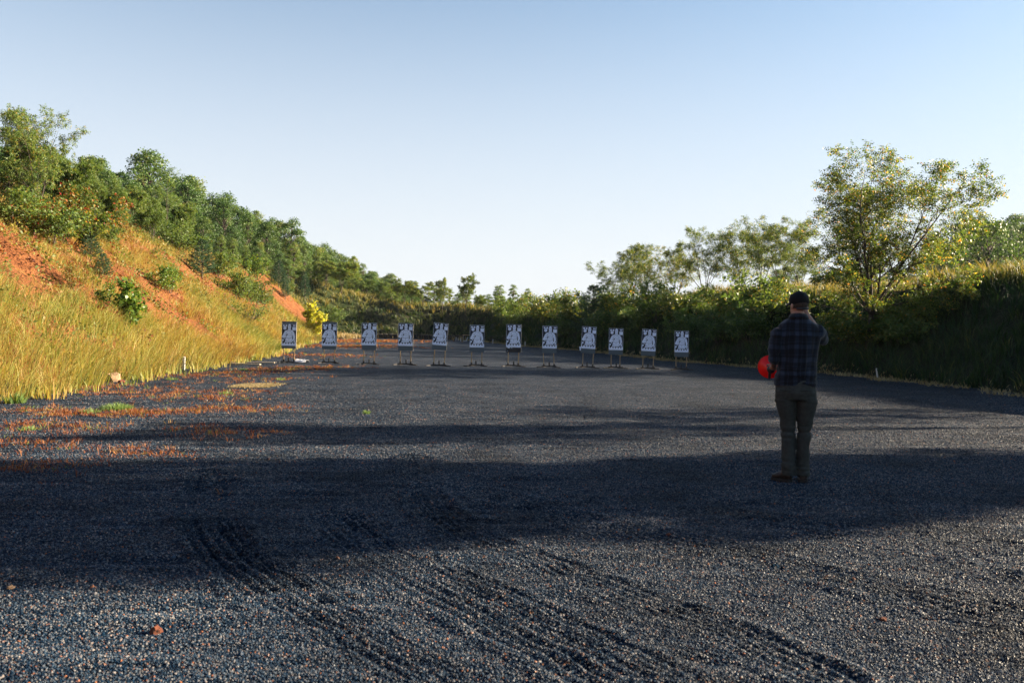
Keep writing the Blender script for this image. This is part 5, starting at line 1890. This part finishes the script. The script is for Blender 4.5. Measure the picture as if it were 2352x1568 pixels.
# --- shirt: torso, sleeves rolled to the elbow
bm = bmesh.new()
loft(bm, [((-.022, 0, .930), (0, 0, 1), .196, .138), ((-.022, 0, .96), (0, 0, 1), .198, .140), ((-.020, 0, 1.05), (0, 0, 1), .188, .134), ((-.015, -.002, 1.16), (0, 0, 1), .178, .126), ((-.010, .0, 1.30), (0, 0, 1), .186, .130),
          ((-.008, .008, 1.42), (0, 0, 1), .206, .124), ((-.008, .010, 1.49), (0, 0, 1), .205, .108), ((-.008, .011, 1.535), (0, 0, 1), .170, .092), ((-.008, .012, 1.568), (0, 0, 1), .112, .082), ((-.010, .014, 1.592), (0, .1, 1), .076, .076)], 26)
loft(bm, [(SHL + Vector((.07, 0, -.03)), (-.8, 0, -.6), .070, .075), (SHL + Vector((.0, 0, -.02)), (-.5, 0, -.9), .066, .078), (SHL * .8 + ELL * .2, None, .072, .078), ((SHL + ELL) / 2, None, .070, .074), (ELL * .94 + SHL * .06, None, .066, .070), (ELL * .9 + WRL * .1 + Vector((0, 0, .0)), None, .064, .066)], 18)
loft(bm, [(ELL + Vector((0, -.005, -.005)), WRL - ELL, .060, .062), (ELL * .72 + WRL * .28, WRL - ELL, .056, .056)], 16)
loft(bm, [(SHR + Vector((-.07, 0, -.03)), (.9, .3, -.3), .070, .075), (SHR + Vector((.0, 0, -.02)), None, .072, .074), ((SHR + ELR) / 2, None, .070, .070), (ELR, ELR - SHR, .062, .062)], 18)
ball(bm, ELR, (.064, .064, .064), None, 2)
loft(bm, [(ELR, WRR - ELR, .060, .060), (ELR * .72 + WRR * .28, WRR - ELR, .054, .054)], 16)


def wr_shirt(co):
    d = fold(co, 0, (1.4, 1.4, 0.42), 0.014, 3.0)
    if co.z < 1.12:
        d += fold(co, 0, (0.6, 0.6, 2.6), 0.016, 9.0)          # bunching above the waist
    if co.x < -.17 and co.z > 1.1:
        d += fold(co, 0, (0.7, 0.7, 2.2), 0.014, 14.0)
    if co.y < 0 and 1.0 < co.z < 1.42:                          # box pleat down the back
        for xx, s_ in ((-.030, 1), (.052, 1), (.075, -0.7)):
            d += 0.006 * s_ * math.exp(-((co.x - xx + 0.01 * math.sin(co.z * 9)) / .010) ** 2)
    if co.y < 0 and 1.405 < co.z < 1.425:
        d += 0.003
    return d


obj('shirt', finish(fuse(bm, 0.0085, 3), 'shirt', M['plaid'], wr_shirt), body)
bm = bmesh.new()                                               # collar: a folded band
for z0, z1, r0, r1 in ((1.575, 1.622, .084, .072), (1.622, 1.572, .076, .096)):
    n_ = 26
    lo = [bm.verts.new((-.010 + r0 * math.cos(2 * math.pi * k / n_), .014 + r0 * 1.0 * math.sin(2 * math.pi * k / n_), z0 - .012 * math.sin(2 * math.pi * k / n_))) for k in range(n_)]
    hi = [bm.verts.new((-.010 + r1 * math.cos(2 * math.pi * k / n_), .014 + r1 * 1.0 * math.sin(2 * math.pi * k / n_), z1 - .012 * math.sin(2 * math.pi * k / n_))) for k in range(n_)]
    for k in range(n_):
        bm.faces.new((lo[k], lo[(k + 1) % n_], hi[(k + 1) % n_], hi[k]))
me = bpy.data.meshes.new('collar'); bm.to_mesh(me); bm.free()
cl = obj('collar', finish(me, 'collar', M['plaid']), body)
cl.modifiers.new('s', 'SOLIDIFY').thickness = 0.004
for nm_, a, c, rr_ in (('cuff', ELL, WRL, .060), ('cuff', ELR, WRR, .058)):
    bm = bmesh.new()
    p0, p1 = a * .80 + c * .20, a * .66 + c * .34
    loft(bm, [(p0, c - a, rr_ * .9, rr_ * .9), (p0 * .9 + p1 * .1, c - a, rr_, rr_), (p1 * .9 + p0 * .1, c - a, rr_ * .98, rr_ * .98), (p1, c - a, rr_ * .86, rr_ * .86)], 18)
    me = bpy.data.meshes.new(nm_); bm.to_mesh(me); bm.free()
    obj(nm_, finish(me, nm_, M['plaid'], lambda co: fold(co, 0, (2, 2, 2), 0.004, 5)), body)

# --- trousers
bm = bmesh.new()
loft(bm, [((-.022, 0, .80), (0, 0, 1), .165, .128), ((-.022, -.005, .87), (0, 0, 1), .192, .146), ((-.022, 0, .95), (0, 0, 1), .184, .136), ((-.022, 0, 1.0), (0, 0, 1), .172, .122)], 24)
loft(bm, [((-.115, 0, .88), (0, 0, 1), .100, .130), ((-.108, .004, .78), (0, 0, 1), .101, .112), ((-.092, .02, .64), (0, 0, 1), .079, .090), ((-.084, .028, .52), (0, 0, 1), .068, .080), ((-.078, .012, .38), (0, 0, 1), .065, .080),
          ((-.074, -.002, .22), (0, 0, 1), .064, .077), ((-.072, -.006, .10), (0, 0, 1), .070, .085), ((-.072, -.004, .052), (0, 0, 1), .073, .090)], 20)
loft(bm, [((.075, .01, .88), (0, 0, 1), .100, .128), ((.078, .014, .78), (0, 0, 1), .094, .110), ((.074, .03, .64), (0, 0, 1), .075, .089), ((.068, .045, .52), (0, 0, 1), .066, .079), ((.064, .045, .38), (0, 0, 1), .063, .078),
          ((.060, .048, .22), (0, 0, 1), .058, .073), ((.064, .052, .10), (0, 0, 1), .068, .084), ((.064, .054, .052), (0, 0, 1), .070, .086)], 20)


def wr_tr(co):
    d = fold(co, 0, (0.9, 0.9, 0.7), 0.012, 21.0)
    kz = math.exp(-((co.z - .50) / .10) ** 2) + 1.2 * math.exp(-((co.z - .12) / .10) ** 2) + 0.9 * math.exp(-((co.z - .79) / .06) ** 2)
    d += kz * fold(co, 0, (0.7, 0.7, 3.4), 0.013, 27.0)
    if co.y < -.06 and .86 < co.z < .97:
        pass
    return d


tr = obj('trousers', finish(fuse(bm, 0.0085, 3), 'trousers', M['trouser'], wr_tr), body)
for sx in (-.112, .072):
    mb = MB().box((sx, -.142, .895), (.105, .010, .012)); mb.build('pocket', M['trouser'], tr, bevel=.003)

# --- boots
for nm_, hl, to in (('boot', Vector((-.045, -.035, .0)), Vector((-.222, .062, .0))), ('boot', Vector((.064, -.005, 0)), Vector((.062, .275, 0)))):
    d = (to - hl).normalized()
    L_ = (to - hl).length
    bm = bmesh.new()
    loft(bm, [(hl + d * .0 + Vector((0, 0, .055)), d, .034, .040), (hl + d * .04 + Vector((0, 0, .062)), d, .043, .052), (hl + d * L_ * .45 + Vector((0, 0, .056)), d, .044, .044), (hl + d * L_ * .75 + Vector((0, 0, .042)), d, .049, .032), (to - d * .012 + Vector((0, 0, .034)), d, .032, .022)], 16)
    loft(bm, [(hl + d * .055 + Vector((0, 0, .05)), (0, 0, 1), .050, .052), (hl + d * .05 + Vector((0, 0, .15)), (0, 0, 1), .047, .05)], 16)
    bt = obj(nm_, finish(fuse(bm, 0.007, 3), nm_, M['boot'], lambda co: fold(co, 0, (3, 3, 3), 0.003, 8)), body)
    bm = bmesh.new()
    pr = d.cross(Vector((0, 0, 1)))
    out = [(0, .030), (.05, .044), (.35, .038), (.7, .050), (.92, .040), (1.0, .014)]
    pts = [hl + d * (t * (L_ + .004)) + pr * w for t, w in out] + [hl + d * (t * (L_ + .004)) - pr * w for t, w in reversed(out)]
    lo = [bm.verts.new(p + Vector((0, 0, -.006))) for p in pts]; hi = [bm.verts.new(p + Vector((0, 0, .022))) for p in pts]
    bm.faces.new(lo[::-1]); bm.faces.new(hi)
    for k in range(len(pts)):
        bm.faces.new((lo[k], lo[(k + 1) % len(pts)], hi[(k + 1) % len(pts)], hi[k]))
    bmesh.ops.recalc_face_normals(bm, faces=bm.faces[:])
    me = bpy.data.meshes.new('sole'); bm.to_mesh(me); bm.free(); me.materials.append(M['sole'])
    obj('sole', me, bt)

# --- hair and cap
bm = bmesh.new()
ball(bm, hp(0, -.016, .030), (.0785, .092, .088), yaw(HY), 4)
for v in bm.verts:
    pass
me = bpy.data.meshes.new('hair')
inv = Hm.inverted()
kill = [v for v in bm.verts if (inv @ v.co).y > .035 or (inv @ v.co).z < -.030 + max(0, (inv @ v.co).y) * .8]
bmesh.ops.delete(bm, geom=kill, context='VERTS')
bm.to_mesh(me); bm.free()
obj('hair', finish(me, 'hair', M['hair']), body)
bm = bmesh.new()
ball(bm, hp(0, -.006, .052), (.088, .107, .092), yaw(HY), 4)
kill = [v for v in bm.verts if (inv @ v.co).z < -.012 + .34 * (inv @ v.co).y]
bmesh.ops.delete(bm, geom=kill, context='VERTS')
me = bpy.data.meshes.new('cap'); bm.to_mesh(me); bm.free()
cap = obj('cap', finish(me, 'cap', M['capcloth'], lambda co: fold(co, 0, (1.2, 1.2, 1.2), 0.003, 40)), body)
cap.modifiers.new('s', 'SOLIDIFY').thickness = 0.006
bm = bmesh.new()
n_ = 15
r0 = [bm.verts.new(hp(.080 * math.cos(a), .030 + .070 * math.sin(a), .036)) for a in np.linspace(math.pi, 0, n_)]
r1 = [bm.verts.new(hp(.084 * math.cos(a), .055 + .125 * math.sin(a), .030 - .014 * abs(math.cos(a)))) for a in np.linspace(math.pi, 0, n_)]
for k in range(n_ - 1):
    bm.faces.new((r0[k], r0[k + 1], r1[k + 1], r1[k]))
me = bpy.data.meshes.new('brim'); bm.to_mesh(me); bm.free()
br = obj('brim', finish(me, 'brim', M['capgrey']), cap)
br.modifiers.new('s', 'SOLIDIFY').thickness = 0.006
ball_b = bmesh.new(); ball(ball_b, hp(0, -.006, .146), (.008, .008, .006), None, 1)
me = bpy.data.meshes.new('button'); ball_b.to_mesh(me); ball_b.free(); obj('button', finish(me, 'button', M['capcloth']), cap)
bm = bmesh.new()                                               # adjuster strap under the half-moon opening
n_ = 14
lo = [bm.verts.new(hp(.085 * math.cos(a), -.006 + .106 * math.sin(a), -.046)) for a in np.linspace(-2.5, -.64, n_)]
hi = [bm.verts.new(hp(.087 * math.cos(a), -.006 + .108 * math.sin(a), -.024)) for a in np.linspace(-2.5, -.64, n_)]
for k in range(n_ - 1):
    bm.faces.new((lo[k], lo[k + 1], hi[k + 1], hi[k]))
me = bpy.data.meshes.new('strap'); bm.to_mesh(me); bm.free()
st = obj('strap', finish(me, 'strap', M['strap']), cap)
st.modifiers.new('s', 'SOLIDIFY').thickness = 0.003
# wrist watch
bm = bmesh.new()
wp = WRL * .82 + ELL * .18; wd_ = (WRL - ELL).normalized()
loft(bm, [(wp - wd_ * .011, wd_, .0325, .030), (wp + wd_ * .011, wd_, .0315, .029)], 16)
ball(bm, wp + Vector((-.010, 0, .030)), (.017, .016, .008), None, 2)
me = bpy.data.meshes.new('wristwatch'); bm.to_mesh(me); bm.free()
obj('wristwatch', finish(me, 'wristwatch', M['strap']), body)

# --- megaphone in the left hand
M['redplastic'] = None
m_, n_, l_ = new_mat('red horn plastic')
o_ = n_.new('ShaderNodeOutputMaterial'); p_ = n_.new('ShaderNodeBsdfPrincipled')
ns_ = n_.new('ShaderNodeTexNoise'); ns_.inputs['Scale'].default_value = 9
rr_ = ramp(n_, [(0.3, (0.82, 0.010, 0.006)), (0.7, (0.92, 0.016, 0.009))])
l_.new(ns_.outputs[0], rr_.inputs[0]); l_.new(rr_.outputs[0], p_.inputs['Base Color'])
p_.inputs['Roughness'].default_value = 0.4
t_ = n_.new('ShaderNodeBsdfTranslucent'); t_.inputs['Color'].default_value = (0.95, 0.02, 0.01, 1)
x_ = n_.new('ShaderNodeMixShader'); x_.inputs[0].default_value = 0.5
l_.new(p_.outputs[0], x_.inputs[1]); l_.new(t_.outputs[0], x_.inputs[2]); l_.new(x_.outputs[0], o_.inputs[0])
M['redplastic'] = m_
mg = bpy.data.objects.new('megaphone', None); COL.objects.link(mg)
mg.location = ML + Matrix.Rotation(TURN, 3, 'Z') @ Vector((-.262, .245, 1.070)) * MS
mg.rotation_euler = (R(6), 0, R(5) + TURN)
tag(mg, 'bright red megaphone horn held low in the man\'s left hand', 'megaphone')


def lathe(name, prof, mat, parent, n=36, solid=0.0):
    V = [(r_ * math.cos(2 * math.pi * k / n), y_, r_ * math.sin(2 * math.pi * k / n)) for k in range(n) for y_, r_ in prof]
    m0 = len(prof)
    Fq_ = np.array([(k * m0 + j, k * m0 + j + 1, ((k + 1) % n) * m0 + j + 1, ((k + 1) % n) * m0 + j) for k in range(n) for j in range(m0 - 1)])
    o2 = obj(name, mesh_np(name, V, Fq_, mat, smooth=True), parent)
    if solid:
        o2.modifiers.new('s', 'SOLIDIFY').thickness = solid
    return o2


lathe('horn', [(.03, .034), (.06, .040), (.10, .056), (.14, .078), (.17, .100), (.186, .115), (.192, .121), (.190, .125)], M['redplastic'], mg, 40, 0.003)
lathe('body', [(-.045, .0005), (-.045, .030), (-.038, .038), (.03, .040), (.045, .036), (.045, .0005)], M['strap'], mg, 24)
MB().box((-.012, -.004, -.062), (.028, .036, .07), Matrix.Rotation(0.15, 4, 'X')).build('grip', M['strap'], mg, bevel=.006)
# ------------------------------------------------------------------ morning haze
hz = MB().box((0, 210, 24), (1100, 640, 52))
m, n, l = new_mat('haze')
ho = n.new('ShaderNodeOutputMaterial')
hv = n.new('ShaderNodeVolumePrincipled')
hv.inputs['Color'].default_value = (0.86, 0.92, 1.0, 1)
hv.inputs['Density'].default_value = 0.00007
hv.inputs['Anisotropy'].default_value = 0.25
l.new(hv.outputs[0], ho.inputs['Volume'])
o = hz.build('haze', m)
tag(o, 'thin bluish morning haze filling the valley', 'haze', kind='stuff')
